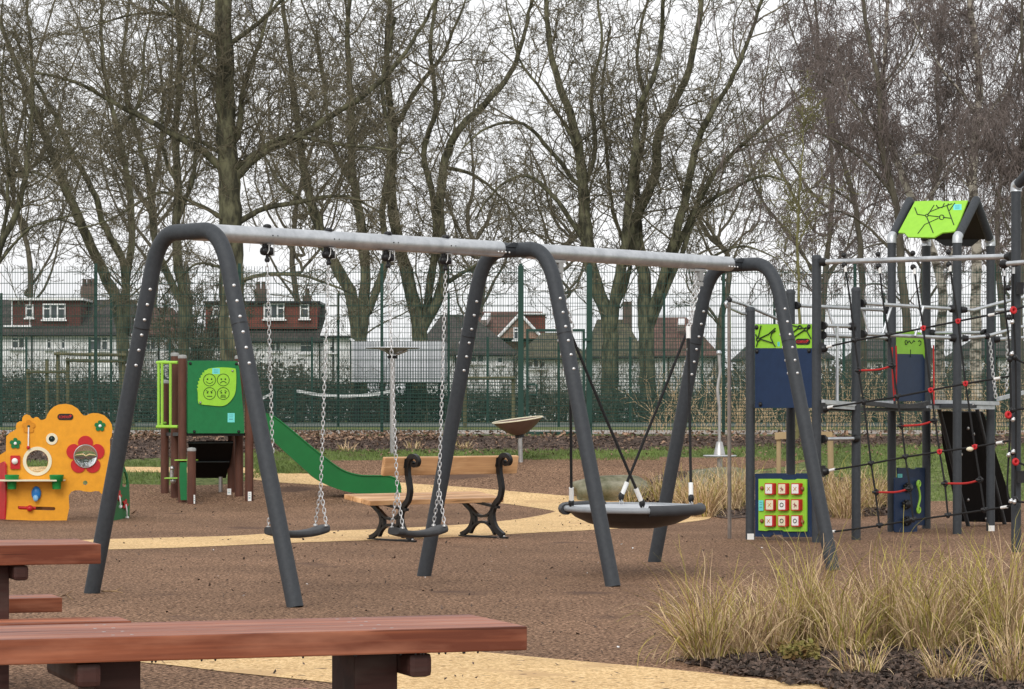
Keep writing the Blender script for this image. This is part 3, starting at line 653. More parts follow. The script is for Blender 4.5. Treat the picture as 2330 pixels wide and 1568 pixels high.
def sticker(pl, x0, y0, x1, y1, parent, off, m=None):
    o = plate(pl, rect(x0, y0, x1, y1), .001, off).build('sticker', m or M['cyan'], parent)
    k = MB(); w_, h_ = x1-x0, y1-y0
    for a, b in ((.18, .3), (.38, .5), (.62, .9)): k.prism([[pl.p(x, y, off+.001) for x, y in rect(x0+w_*.2, y0+h_*a, x1-w_*.25, y0+h_*(a+(b-a)*.35))]], pl.n*.0006)
    k.build('print_line', mat('sticker_print', (.1, .32, .34), None, 8), o)
sticker(fp, 483, 838, 500, 851, tw, .0195); sticker(fp, 518, 940, 534, 961, tw, .0015)
sticker(fp, 564, 1119, 572, 1140, tw, .075, M['white'])
sticker(fp, 517, 1112, 526, 1126, tw, -.4, M['white'])
sticker(fp, 440.5, 1126, 444, 1146, tw, .40, M['white'])
# balcony rail on the left
rl = MB(); lpp = vplane(357, 42.3, 404, 42.15)
for y in (825, 971):
    rl.tube([lpp.p(357, y), lpp.p(405, y)], .024, 10); rl.tube([lpp.p(358, y), P(376, y+(-2 if y < 900 else -8), 43.0)], .024, 10)
for x in (361, 369, 388): rl.tube([lpp.p(x, 825), lpp.p(x, 971)], .021, 10)
rl.build('balcony_rail', M['lime_pole'], tw)
# deck, far side panel, stair/climbing sheet
dk = MB(); zdk = CAMH-(990-HY)*42.3/F
dk.hexa([P(405, 992, 42.15), P(560, 992, 42.3), P(525, 992, 43.2), P(375, 992, 43.1)]+[p+Vector((0, 0, .05)) for p in (P(405, 992, 42.15), P(560, 992, 42.3), P(525, 992, 43.2), P(375, 992, 43.1))]); dk.build('deck', M['black'], tw)
plate(vplane(375, 43.15, 527, 43.25), rect(377, 870, 526, 985), .019).build('rear_panel', M['green'], tw)
st = MB(); sp = Plane(P(430, 1008, 42.5), P(530, 1008, 42.6), P(440, 1088, 43.3)); st = plate(sp, [(428, 1008), (531, 1007), (527, 1040), (514, 1088), (446, 1088), (432, 1052)], .03).build('climbing_sheet', M['matte_black'], tw)
k = MB(); k.tube([sp.p(430, 1051, .01), sp.p(522, 1051, .01)], .012, 6); k.tube([sp.p(428, 1008, .01), sp.p(531, 1007, .01)], .012, 6); k.build('sheet_rung', mat('rung_grey', (.05, .06, .065), None, 8), st)
MB().tube([P(502, 1085, 43.2), gp(502, 43.2)], .03, 10).build('sheet_support', M['steel'], tw)
c1 = MB(); q = P(424, 1047, 42.1); c1.box(q, (.32, .3, .018)); c1.build('counter', M['lime_pole'], tw, bevel=.01)
c2 = MB(); q = P(391, 1088, 42.3); c2.box(q, (.2, .25, .018)); q.z += .0; c2.build('counter', M['lime_pole'], tw, bevel=.01)
k = MB(); k.tube([P(391, 1086, 42.25), P(391, 1066, 42.25)], .03, 8); k.ball(P(392, 1066, 42.25), .04); k.ball(P(394, 1094, 42.25), .045); k.build('play_knob', M['steel'], tw)
plate(vplane(405, 41.95, 426, 41.95), [(409, 1052), (425, 1052), (425, 1138), (411, 1138), (408, 1092)], .019).build('counter_panel', M['green'], tw)
# slide: side walls with a channel between them
slt = thing  # (keeps name free)
top = smooth_pts([(600, 938), (622, 947), (655, 972), (700, 1010), (745, 1046), (780, 1070), (815, 1081), (850, 1083), (880, 1083), (898, 1088), (908, 1098), (914, 1122)], 5)
bot = smooth_pts([(596, 985), (622, 1004), (650, 1030), (690, 1066), (722, 1092), (760, 1110), (800, 1121), (840, 1123), (880, 1123), (900, 1123), (910, 1123), (914, 1124)], 5)
sA = vplane(600, 42.30, 914, 42.55); s = MB(); v = []
n = len(top); W_ = .44
pr_ = []
for (tx, ty), (bx_, by) in zip(top, bot):
    T0 = sA.p(tx, ty); B0 = sA.p(bx_, by); back = -sA.n
    B0.z = max(B0.z, gz(B0.y)+.01); T0.z = max(T0.z, B0.z+.01)
    h = T0-B0
    ring = [B0, T0, T0+back*.035+h*.0, B0+back*.05+h*.28, B0+back*(W_-.05)+h*.28, T0+back*(W_-.035), T0+back*W_, B0+back*W_]
    pr_.append(ring)
v = [p for r_ in pr_ for p in r_]
s.add(v, [(i*8+k, i*8+(k+1) % 8, (i+1)*8+(k+1) % 8, (i+1)*8+k) for i in range(n-1) for k in range(8)], True)
s.add(pr_[0], [tuple(range(8))]); s.add(pr_[-1], [tuple(range(8))])
so_ = s.build('slide_chute', M['green_slide'], tw)
md = so_.modifiers.new('split', 'EDGE_SPLIT'); md.split_angle = R(40)
k = MB(); k.tube([sA.p(x, y, .006) for x, y in top[3:-2]], .012, 6); k.build('slide_lip', M['green_slide'], so_)

# ================================================================== yellow play panel house
YD = 37.4
ph = thing('play_panel', 'yellow sensory play panel with round windows and flowers, green and red side panels', 'play panel', gp(110, YD+.5))
yp = vplane(0, 37.3, 256, 37.55)
def zz(pts): return [(x*.2948, 866.8+y*.2948) for x, y in pts]
yo = zz([(33, 1070), (35, 800), (45, 620), (46, 500), (48, 430), (75, 400), (100, 388), (125, 372), (122, 350), (130, 325), (150, 312), (170, 312), (172, 285), (185, 266), (205, 258), (230, 266), (242, 283), (258, 290), (272, 279), (292, 280), (305, 293), (315, 302), (335, 300), (355, 290), (364, 262), (385, 228), (415, 200), (450, 183), (505, 177), (555, 186), (600, 214), (628, 252), (645, 266), (665, 268), (690, 254), (720, 248), (760, 250), (805, 266), (840, 298), (862, 335), (868, 380), (862, 425), (848, 455), (850, 490), (848, 600), (838, 720), (822, 820), (800, 880), (780, 870), (765, 852), (735, 850), (700, 858), (650, 853), (620, 845), (580, 845), (550, 856), (530, 885), (533, 940), (535, 980), (522, 1040), (515, 1085), (300, 1080)])
def hole(cx, cy, r, off=0): x, y = zz([(cx, cy)])[0]; return circ(yp, x, y, r*.2948, 26, off)
slot = [yp.p(x, y) for x, y in zz([(140, 966), (420, 974), (428, 988), (418, 1000), (150, 992), (137, 980)])]
yf = plate(yp, yo, .019, 0, [hole(288, 620, 84), hole(660, 582, 88), hole(400, 448, 22), hole(221, 352, 12), hole(658, 787, 18), slot]).build('front_board', M['yellow'], ph)
def zc(x, y): return zz([(x, y)])[0]
def annulus(cx, cy, r0, r1, off, th, m, name, par):
    x, y = zc(cx, cy); mb = MB(); mb.prism([circ(yp, x, y, r1*.2948, 36, off), circ(yp, x, y, r0*.2948, 36, off)], -yp.n*th); return mb.build(name, m, par)
def flower(cx, cy, ro, ri, off, th, m, name, par, petals=5, rot=-90, hole_r=0):
    x, y = zc(cx, cy); pts = []
    for k in range(petals*12):
        a = 2*math.pi*k/(petals*12); rr_ = ri+(ro-ri)*abs(math.cos(petals*(a)/2))**.6
        pts.append(yp.p(x+rr_*.2948*math.cos(a+R(rot)), y+rr_*.2948*math.sin(a+R(rot)), off))
    mb = MB(); mb.prism([pts]+([circ(yp, x, y, hole_r*.2948, 30, off)] if hole_r else []), -yp.n*th); return mb.build(name, m, par)
wr = annulus(288, 620, 86, 112, .012, .012, M['cream'], 'window_ring', ph)
flower(660, 575, 152, 92, .014, .014, M['red'], 'flower_window', ph, hole_r=88)
gl = bpy.data.materials.new('clear_dome'); gl.use_nodes = True; b_ = gl.node_tree.nodes['Principled BSDF']; b_.inputs['Transmission Weight'].default_value = 1; b_.inputs['Roughness'].default_value = .03; b_.inputs['IOR'].default_value = 1.12; b_.inputs['Base Color'].default_value = (.95, .97, .97, 1)
x, y = zc(660, 582); c = yp.p(x, y); r_ = 88*.2948*37.4/F
MB().lathe(c, [(r_, .0), (r_*.93, .05), (r_*.72, .105), (r_*.38, .14), (0, .152)], 30, yp.n).build('bubble_window', gl, ph)
MB().ring(c+yp.n*.016, yp.n, r_*1.0, .008, 36, 6).build('window_ring', M['steel'], ph)
x, y = zc(288, 620); MB().lathe(yp.p(x, y, -.006), [(84*.2948*37.4/F, 0), (84*.2948*37.4/F, .004)], 30, yp.n).build('window_pane', gl, ph)
annulus(400, 448, 24, 45, .012, .012, M['cream'], 'peephole_ring', ph)
x, y = zc(400, 448); MB().lathe(yp.p(x, y, -.01), [(24*.2948*37.4/F, 0), (24*.2948*37.4/F, .014), (0, .02)], 24, yp.n).build('peephole_lens', mat('lens_dark', (.01, .03, .028), None, 8, .15), ph)
for cx, cy, m_, nm in ((118, 483, 'green', 'flower_knob'), (772, 348, 'green', 'flower_knob'), (221, 352, 'yellow', 'flower_disc')):
    f = flower(cx, cy, 44 if nm == 'flower_knob' else 52, 26 if nm == 'flower_knob' else 32, .016, .015, M[m_] if m_ == 'green' else mat('yellow_relief_shade', (.66, .26, .015), None, 8), nm, ph, hole_r=0 if nm == 'flower_knob' else 12)  # disc is board yellow darkened, its relief shading put into the colour
    x, y = zc(cx, cy)
    if nm == 'flower_knob': MB().ball(yp.p(x, y, .018), .022, 10).build('button', M['white'], f)
x0, y0 = zc(221, 358); x1, y1 = zc(218, 515)
s = MB(); s.tube([yp.p(x0, y0, .02), yp.p(x1, y1, .03)], .009, 8); pend = s.build('swinging_cord', M['white'], ph); MB().ball(yp.p(x1, y1, .03), .024).build('bead', M['red'], pend)
x0, y0 = zc(80, 576); x1, y1 = zc(155, 680); bx_ = plate(yp, rrect(x0, y0, x1, y1, 2), .03, .03).build('switch_box', M['red'], ph)
x, y = zc(114, 620); MB().ball(yp.p(x, y, .04), .042, 12).build('switch_ball', M['white'], bx_)
x0, y0 = zc(443, 253); x1, y1 = zc(566, 302); lg = plate(yp, rrect(x0, y0, x1, y1, 7), .006, .007).build('name_plate', M['black'], ph)
e_ = mat('logo_red', (.55, .03, .03), None, 8, .5)
lettering('KOMPAN', yp, x0+3.5, y0+4.2, x1-9.5, y1-3.8, .0075, 'plate_lettering', e_, lg)
k = MB(); s_ = x1-7; t_ = y0+4.6; k.prism([[yp.p(a, b, .008) for a, b in rect(s_-1, t_-3, s_+1, t_+4)]], yp.n*.001); k.prism([[yp.p(a, b, .0092) for a, b in rect(s_-3.5, t_-.6, s_+4, t_+1.2)]], yp.n*.001); k.build('plate_mark', e_, lg)
# shelf with two cups
sh = MB(); p0 = yp.p(*zc(-40, 772)); p1 = yp.p(*zc(505, 772)); sh.hexa([p0, p1, p1+yp.n*.22-Vector((.12, 0, 0)), p0+yp.n*.25]+[q+Vector((0, 0, .02)) for q in (p0, p1, p1+yp.n*.22-Vector((.12, 0, 0)), p0+yp.n*.25)]); so_ = sh.build('shelf', M['cream'], ph)
for cx in (92, 437):
    x, y = zc(cx, 740); c = yp.p(x, y, .11); r_ = .093
    o = MB().lathe(c+Vector((0, 0, .014)), [(r_*.6, -.175), (r_*.66, -.08), (r_*.9, -.07), (r_, 0), (r_*1.02, .012), (r_*.9, .012), (r_*.85, -.05), (0, -.055)], 20).build('cup', mat('cup_green', (.015, .24, .05), None, 8, .4), ph)
x, y = zc(280, 868); s = MB(); c = yp.p(x, y, .02); s.ball(c, .078, 14, (.82, .5, 1.2)); so2 = s.build('marble_scoop', M['blue'], ph)
x, y = zc(275, 905); MB().ball(yp.p(x, y, .062), .045, 12, (.8, .5, 1)).build('scoop_window', mat('scoop_light', (.25, .55, .85), None, 8, .1), so2)
x, y = zc(230, 984); MB().ball(yp.p(x, y, .03), .043, 14).build('sliding_ball', M['red'], ph)
MB().tube([yp.p(*zc(142, 978), -.012), yp.p(*zc(276, 982), -.012)], .024, 8).build('slider_bar', M['red'], ph)
plate(yp, rect(40, 1147, 127, 1164), .004, -.10).build('slot_backing', M['litter'], ph)
# side boards, set back at an angle
gp_ = vplane(262, 37.5, 295, 38.6)
go = zz([(872, 1108), (880, 780), (940, 655), (962, 660), (985, 720), (998, 800), (1002, 930), (1000, 1100)])
hh = [gp_.p(x, y) for x, y in zz([(945, 815), (947, 740), (955, 700), (968, 705), (983, 760), (984, 800), (975, 820)])]
gb = plate(gp_, go, .019, 0, [hh]).build('side_board', M['green'], ph)
for cx, cy, ex, ey in ((922, 888, 930, 970), (972, 955, 981, 1055)):
    x, y = zc(cx, cy); pts = []
    for k in range(40):
        a = 2*math.pi*k/40; q = 1+.35*math.cos(5*a); pts.append(gp_.p(x+4.6*q*math.cos(a), y+10*q*math.sin(a), .02))
    mb = MB(); mb.prism([pts], -gp_.n*.015); f = mb.build('flower_knob', M['red'], ph)
    x2, y2 = zc(ex, ey); s = MB(); s.tube([gp_.p(x, y, .03), gp_.p((x+x2)/2+1, (y+y2)/2, .05), gp_.p(x2, y2, .04)], .011, 6); s.ball(gp_.p(x2, y2, .04), .026, 10); s.build('swinging_cord', M['white'], f)
rp = vplane(-60, 38.3, 10, 37.3)
plate(rp, [(-60, 1180), (-60, 1060), (-20, 1052), (0, 1054), (8, 1050), (12, 1056), (12, 1140), (10, 1182)], .019).build('side_board', M['red'], ph)
plate(vplane(-60, 39, 256, 39.2), [(-40, 1175), (-40, 1060), (40, 1010), (60, 1175)], .019).build('rear_board', M['yellow'], ph)
# ================================================================== climbing frame
cf = thing('climbing_frame', 'large grey post climbing frame with rope net, blue panels and a little lime roof', 'climbing frame', gp(2000, 32.5))
def q4(x, y): return (1618+x*.3317, 347+y*.3317)
def q5(x, y): return (1618+x*.3317, 809+y*.3317)
PD = {1: (1707, 31.8, 703), 2: (1799, 32.7, 663), 3: (1858, 31.06, 585), 4: (1948, 31.7, 658), 5: (2029, 33.9, 545), 6: (2108, 34.8, 552), 7: (2178, 33.2, 545), 8: (2254, 34.1, 552), 9: (2312, 28.9, 428)}
PR = .0515; PO = {}
for k, (x, d, y) in PD.items():
    PO[k] = post(x, d, y, PR if k < 9 else .05, M['anthracite'], cf, cap=k < 5, capm=M['anthracite'], n=18)
for k in (1, 8): 
    b = gp(PD[k][0], PD[k][1]); MB().box(b+Vector((0, -.056, .035)), (.075, .004, .07)).build('label_tag', M['white'], PO[k])
def pipe(pts, r=.021, m='galv', name='rail', n=10, parent=None, sub=3):
    q = [P(*p) for p in pts]; mb = MB(); mb.tube(q, r, n); return mb.build(name, M[m], parent or cf)
def clamp(p, ax=(1, 0, 0), r=.038, l=.07, par=None, m='anthracite'):
    p = Vector(p); ax = Vector(ax).normalized(); mb = MB(); mb.lathe(p-ax*l/2, [(r, 0), (r*1.05, l*.3), (r*.8, l)], 12, ax); mb.ball(p, r*.9, 10); return mb
clm = Many()
def rail(a, b, r=.0215, ca=True, cb=True):
    pipe([a, b], r); A_ = P(*a); B_ = P(*b); dv = (B_-A_).normalized()
    if ca: clm.lathe(A_-dv*.01, [(.046, 0), (.046, .035), (.03, .075)], 12, dv)
    if cb: clm.lathe(B_+dv*.01, [(.046, 0), (.046, .035), (.03, .075)], 12, -dv)
# top net bar and others
rail((1872, 596.5, 31.0), (2299, 583.5, 29.0), .030)
rail((2283, 601, 28.7), (2420, 590, 27.9), .026, cb=False)
rail((1811, 695, 32.7), (2018, 706, 33.85)); rail((1960, 690, 31.75), (2168, 703, 33.1))
rail((1872, 741, 31.1), (1939, 743, 31.65)); pipe([(1905, 743, 31.35), (1905, 921, 31.35)], .018)
rail((1872, 763, 31.15), (2020, 769, 33.8)); rail((1962, 760, 31.8), (2168, 769, 33.15))
rail((2120, 758, 34.8), (2243, 757, 34.15))
for a, b in (((1883, 700, 33.1), (1902, 762, 33.1)), ((1963, 704, 33.6), (1978, 762, 33.6)), ((2029, 694, 32.2), (2008, 761, 32.1)), ((2101, 698, 32.6), (2082, 765, 32.5))): pipe([a, b], .016)
pipe([(2188, 705, 33.2), (2214, 706, 33.4), (2256, 694, 33.8), (2330, 676, 34.4), (2420, 655, 35)], .02); clm.lathe(P(2187, 705, 33.2), [(.045, 0), (.03, .07)], 12, (1, 0, 0))
pipe([(2190, 770, 33.2), (2245, 765, 33.4), (2300, 750, 33.8), (2420, 722, 35)], .02); clm.lathe(P(2190, 770, 33.2), [(.045, 0), (.03, .07)], 12, (1, 0, 0))
pipe([(2262, 773, 34.1), (2420, 762, 35)], .02); clm.lathe(P(2262, 773, 34.1), [(.045, 0), (.03, .07)], 12, (1, 0, 0))
pipe([(2258, 708, 34.2), (2300, 704, 34.4)], .02); clm.ball(P(2246, 765, 33.4), .04)
rail((1872, 999, 31.1), (1948, 998, 31.66))
pipe([(1701, 715, 31.8), (1688, 713, 31.75), (1653, 697, 31.5), (1650, 691, 31.5), (1655, 686, 31.55), (1663, 684, 31.6), (1690, 692, 31.8), (1760, 722, 32.3), (1796, 734, 32.6)], .019)
clm.ball(P(1659, 682, 31.55), .035); MB().tube([P(1659, 688, 31.5), gp(1660, 32.0)], .0215, 12).build('fireman_pole', M['steel'], cf)
# elbows and the roof
el = MB()
def elbow(k, x1, y1, d1_):
    x, d, y = PD[k]; b = P(x, y+8, d); c = P(x, y-3, d); e = P(x1, y1, d1_); dv = (e-c).normalized()
    MB().tube([b-Z*.0, c-Z*.015, c+(dv+Z).normalized()*.012, c+dv*.055], PR+.006, 16).build('elbow_joint', M['galv'], cf)
    return c, e, dv
rd = {'l': (2069, 458, 34.35), 'r': (2221, 456, 33.65)}
for k, s_ in ((5, 'l'), (7, 'r'), (6, 'l'), (8, 'r')):
    c, e, dv = elbow(k, *rd[s_]); MB().tube([c+dv*.045, e], PR, 16).build('gable_tube', M['anthracite'], cf)
for s_ in 'lr': MB().ball(P(*rd[s_]), PR*1.02, 16).build('gable_peak', M['anthracite'], cf)
rpn = Plane(P(2029, 536, 33.9), P(2178, 536, 33.2), P(2069, 458, 34.35))
rp_ = plate(rpn, [(2082, 458), (2142, 456), (2143, 458), (2202, 456), (2184, 502), (2172, 526), (2156, 528), (2144, 529), (2125, 540), (2066, 539), (2058, 530), (2044, 529)], .016, .035).build('roof_panel', M['lime'], cf)
bpn = Plane(P(2108, 549, 34.8), P(2255, 549, 34.1), P(2069, 458, 34.35))
br = MB(); r0, r1 = P(2075, 462, 34.35), P(2213, 460, 33.67); e0_, e1_ = P(2110, 545, 34.75), P(2246, 545, 34.1)
n_ = (r1-r0).cross(e0_-r0).normalized()*.016; m0 = e0_.lerp(e1_, .3)-Z*.08; m1 = e0_.lerp(e1_, .75)-Z*.08; br.prism([[r0, r1, e1_, e0_.lerp(e1_, .88), m1, m0, e0_.lerp(e1_, .12), e0_]], n_); br.build('roof_panel', M['black'], cf, label='dark rear roof panel')
lw_ = .0085
def strokes(pl, lst, off, parent, conv, w=2.3, name='engraving', circles=()):
    g = MB()
    for s_ in lst:
        q = [pl.p(*conv(*p), off) for p in s_]; g.tube(q, w*q[0].y/F/2, 5)
    for cx, cy, r_ in circles:
        x, y = conv(cx, cy); g.tube(circ(pl, x, y, r_*.3317, 16, off)+[circ(pl, x, y, r_*.3317, 16, off)[0]], w*32/F/2, 5)
    return g.build(name, M['line'], parent)
strokes(rpn, [[(1397, 378), (1415, 425), (1470, 433)], [(1490, 433), (1565, 442), (1572, 442)], [(1592, 446), (1645, 452)], [(1478, 440), (1524, 553)], [(1418, 557), (1465, 495), (1560, 452)], [(1490, 425), (1530, 362)], [(1484, 430), (1500, 408), (1570, 380), (1655, 352)], [(1545, 362), (1556, 378), (1585, 380), (1600, 350)], [(1620, 372), (1655, 470), (1666, 498)], [(1635, 400), (1672, 348)], [(1628, 352), (1618, 372)]], .036, rp_, q4, 2.6, circles=((1480, 433, 9), (1582, 445, 16)))
sticker(rpn, *q4(1662, 355), *q4(1718, 394), rp_, .036)
# tower panel with the name plate
tp = vplane(1707, 31.75, 1858, 31.0)
gpn = plate(tp, rect(1718, 738, 1848, 792), .019, -.01).build('pattern_panel', M['lime'], cf)
npn = plate(tp, rect(1718, 793, 1848, 928), .019, -.008).build('blue_panel', M['navy'], cf)
strokes(tp, [[(342, 1188), (322, 1272)], [(305, 1248), (318, 1272)], [(322, 1290), (310, 1332)], [(330, 1278), (425, 1308), (440, 1332)], [(330, 1276), (395, 1245), (440, 1205)], [(440, 1222), (415, 1240), (408, 1270), (425, 1305)], [(556, 1186), (598, 1198)], [(618, 1200), (640, 1208)], [(655, 1222), (685, 1278)], [(598, 1205), (540, 1250)], [(640, 1218), (575, 1262), (560, 1320)], [(560, 1320), (550, 1300)]], .011-.01, gpn, q4, 2.8, circles=((321, 1282, 11), (608, 1198, 11), (650, 1213, 11)))
x0, y0 = q4(578, 1277); x1, y1 = q4(678, 1319); nm_ = plate(tp, rrect(x0, y0, x1, y1, 6.5), .005, -.004).build('name_plate', M['black'], gpn)
lettering('KOMPAN', tp, x0+2.5, y0+3.8, x1-7.5, y1-3.4, -.0035, 'plate_lettering', e_, nm_)
k = MB(); s_ = x1-5.6; t_ = y0+4; k.prism([[tp.p(a, b, -.003) for a, b in rect(s_-.9, t_-2, s_+.9, t_+3.6)]], tp.n*.001); k.prism([[tp.p(a, b, -.0018) for a, b in rect(s_-3.2, t_-.4, s_+3.2, t_+1.2)]], tp.n*.001); k.build('plate_mark', e_, nm_)
sticker(tp, 1769, 778, 1774, 788, gpn, -.008)
bl = Many(); [bl.lathe(tp.p(*q4(x, y), -.01), [(.026, 0), (.026, .01), (.01, .022)], 12, tp.n) for x, y in ((314, 1200), (672, 1196), (316, 1364), (674, 1360))]; [bl.lathe(tp.p(*q5(x, y), -.008), [(.026, 0), (.026, .01), (.01, .022)], 12, tp.n) for x, y in ((340, 335), (648, 335))]; bl.build('bolt', M['black'], npn)
# noughts and crosses
xo = [(1718, 1078), (1740, 1077), (1786, 1077), (1791, 1080), (1808, 1080), (1812, 1077), (1836, 1077), (1848, 1080), (1848, 1222), (1782, 1222), (1778, 1217), (1758, 1217), (1752, 1222), (1718, 1221)]
xb = plate(tp, xo, .019, -.03).build('noughts_crosses_board', M['navy'], cf)
xf = plate(tp, [q5(*p) for p in ((325, 846), (475, 846), (490, 853), (575, 853), (590, 846), (655, 848), (655, 1207), (500, 1207), (487, 1198), (395, 1198), (380, 1204), (325, 1200))], .015, -.012).build('lime_face', M['lime'], xb)
bl = Many(); [bl.ball(tp.p(*q5(x, y), -.0), .024, 10) for x, y in ((348, 910), (626, 914), (348, 1135), (626, 1140))]; bl.build('bolt', mat('copper_bolt', (.3, .09, .05), None, 8, .4), xb)
sym = [['x', 'd', 'x'], ['x', 'o', 'd'], ['x', 'o', 'o']]
for i, cy in enumerate((915, 1025, 1135)):
    for j, cx in enumerate((398, 488, 579)):
        x0, y0 = q5(cx-31, cy-39); x1, y1 = q5(cx+31, cy+39); tl = plate(tp, rrect(x0, y0, x1, y1, 1.5), .05, .03).build('turning_tile', M['red'], xb)
        fx0, fx1 = (x0+.8, x1-3.6) if (i, j) not in ((1, 0),) else (x0+2.2, x1-1.2)
        fc = plate(tp, rrect(fx0+.6, y0+2.2, fx1-.4, y1-2.4, 1), .003, .033).build('tile_face', M['cream'] if (i+j) % 2 else M['white'], tl)
        g = MB(); mx_ = (fx0+fx1)/2; my = (y0+y1)/2; s_ = sym[i][j]
        if s_ == 'x': g.tube([tp.p(mx_-3.4, my-4.2, .034), tp.p(mx_+3.4, my+4.2, .034)], .0035, 5); g.tube([tp.p(mx_+3.4, my-4.2, .034), tp.p(mx_-3.4, my+4.2, .034)], .0035, 5)
        if s_ == 'o': g.tube(circ(tp, mx_, my, 3.7, 18, .034, 4.3)+[circ(tp, mx_, my, 3.7, 18, .034, 4.3)[0]], .0045, 5)
        if s_ == 'd': g.tube([tp.p(mx_-1, my-5, .034), tp.p(mx_, my, .034), tp.p(mx_-2, my+6, .034)], .004, 5); g.tube([tp.p(mx_-4, my-2, .034), tp.p(mx_+4, my+1, .034)], .004, 5); g.tube([tp.p(mx_, my, .034), tp.p(mx_+3.5, my+5, .034)], .004, 5)
        g.build('tile_mark', M['orange'] if s_ == 'x' else (M['line'] if s_ == 'o' else mat('tile_red', (.3, .02, .04), None, 8)), tl)
sticker(tp, *q5(326, 993), *q5(358, 1065), xb, .006)
# decks
def quad(mb, pts, th):
    mb.hexa([Vector(p)-Z*th for p in pts]+[Vector(p) for p in pts])
zd = 1.52
def at(k): x, d, y = PD[k]; return Vector(((x-CX)*d/F, d, zd))
m = MB(); quad(m, [at(1), at(3), at(4), at(2)], .05); m.build('deck', M['anthracite'], cf)
m = MB(); quad(m, [at(5), at(7), at(8), at(6)], .05); m.build('deck', M['anthracite'], cf)
m = MB(); quad(m, [at(3)+Vector((0, 0, 0))-Z*.052, at(7)-Vector((.3, -.1, .052)), at(5)-Z*.052, at(4)+Vector((-.2, .5, -.052))], .035)
m.build('bridge_deck', M['rubber_black'], cf)
for a, b in (((1872, 914, 31.0), (1943, 920, 31.6)), ((1943, 919, 31.6), (2030, 916, 33.6)), ((2120, 914, 33.3), (2272, 918, 33.9)), ((2270, 908, 33.9), (2330, 893, 34.6)), ((1872, 923, 31.05), (1943, 928, 31.65)), ((2110, 927, 33.3), (2262, 927, 33.9))):
    A_, B_ = P(*a), P(*b); dv = (B_-A_).normalized(); MB().box((A_+B_)/2, ((B_-A_).length, .03, .045), (dv, Vector((dv.y, -dv.x, 0)), Z)).build('deck_edge', M['galv'], cf)
s = MB(); v = []; 
cv = smooth_pts([(1970, 912), (2010, 916), (2040, 919), (2080, 919), (2115, 912)], 4); cw = [(x, y+10) for x, y in cv]
plate(vplane(1970, 31.9, 2115, 33.1), cv+cw[::-1], .05).build('bridge_side', M['rubber_black'], cf)
# panels between rear posts
rp5 = vplane(2029, 33.9, 2108, 34.8)
g5 = plate(rp5, [(2040, 755), (2070, 752), (2096, 757), (2102, 775), (2106, 808), (2104, 816), (2100, 806), (2040, 805)], .019).build('pattern_panel', M['lime'], cf)
plate(rp5, [(2040, 806), (2100, 806), (2106, 820), (2106, 913), (2040, 913)], .019, -.002).build('blue_panel', M['navy'], cf)
strokes(rp5, [[(1330, 1300), (1333, 1290), (1343, 1290), (1346, 1302), (1342, 1318), (1333, 1316), (1330, 1300)], [(1350, 1305), (1358, 1292), (1366, 1300), (1374, 1312)], [(1380, 1306), (1390, 1290), (1398, 1298)], [(1420, 1296), (1430, 1290), (1440, 1298), (1438, 1318), (1428, 1324)], [(1368, 1352), (1368, 1405)]], .002, g5, q4, 2.2)
lb = plate(rp5, [q5(*p) for p in ((1283, 770), (1362, 770), (1370, 778), (1405, 778), (1412, 768), (1482, 770), (1480, 1165), (1290, 1165))], .019).build('blue_panel', M['navy'], cf)
lf = vplane(2036, 33.5, 2088, 33.9)
lb2 = plate(lf, rrect(*q5(1262, 838), *q5(1415, 1212), 2.5), .019).build('climbing_panel', M['navy'], cf)
for x, y in ((1350, 905), (1340, 1022), (1345, 1135)):
    cx, cy = q5(x, y); s = MB(); c = lf.p(cx, cy); s.lathe(c, [(.055, 0), (.058, .02), (.035, .05), (0, .055)], 12, lf.n)
    for k in range(7): a = 2*math.pi*k/7; s.ball(lf.p(cx+8*math.cos(a), cy+8*math.sin(a), .02), .019, 6)
    s.build('climbing_hold', M['black'], lb2)
s = MB(); hp = smooth_pts([q5(*p) for p in ((1423, 868), (1418, 890), (1430, 940), (1432, 985), (1420, 1040), (1422, 1070))], 5); s.tube([lf.p(x, y, .035) for x, y in hp], .014, 8)
for x, y in ((1424, 880), (1424, 1060)): cx, cy = q5(x, y); s.ring(lf.p(cx, cy, .03), lf.n, .035, .012, 14, 6)
s.build('grab_handle', M['lime_pole'], lb2); sticker(rp5, *q5(1280, 812), *q5(1312, 838), lb, .003)
# black climbing wall board
wp = Plane(P(2145, 937, 34.3), P(2237, 937, 34.9), P(2240, 1188, 35.9))
wb = plate(wp, [q5(*p) for p in ((1582, 388), (1865, 388), (1880, 420), (1960, 690), (2058, 1000), (2065, 1145), (1720, 1140), (1680, 1000), (1600, 620))], .03).build('climbing_board', M['matte_black'], cf)
bl = Many(); [bl.ball(wp.p(*q5(x, y), .01), .022, 8) for x, y in ((1762, 500), (1715, 680), (1800, 540), (1762, 990), (1885, 1120), (1700, 540))]; bl.build('bolt', M['steel'], wb)
for (a, b) in (((1562, 358), (1768, 1188)), ((1822, 358), (2022, 1192))):
    A_ = wp.p(*q5(*a), .08); B_ = wp.p(*q5(*b), .08); MB().tube([A_, B_], .026, 8).build('board_rail', M['anthracite'], wb)
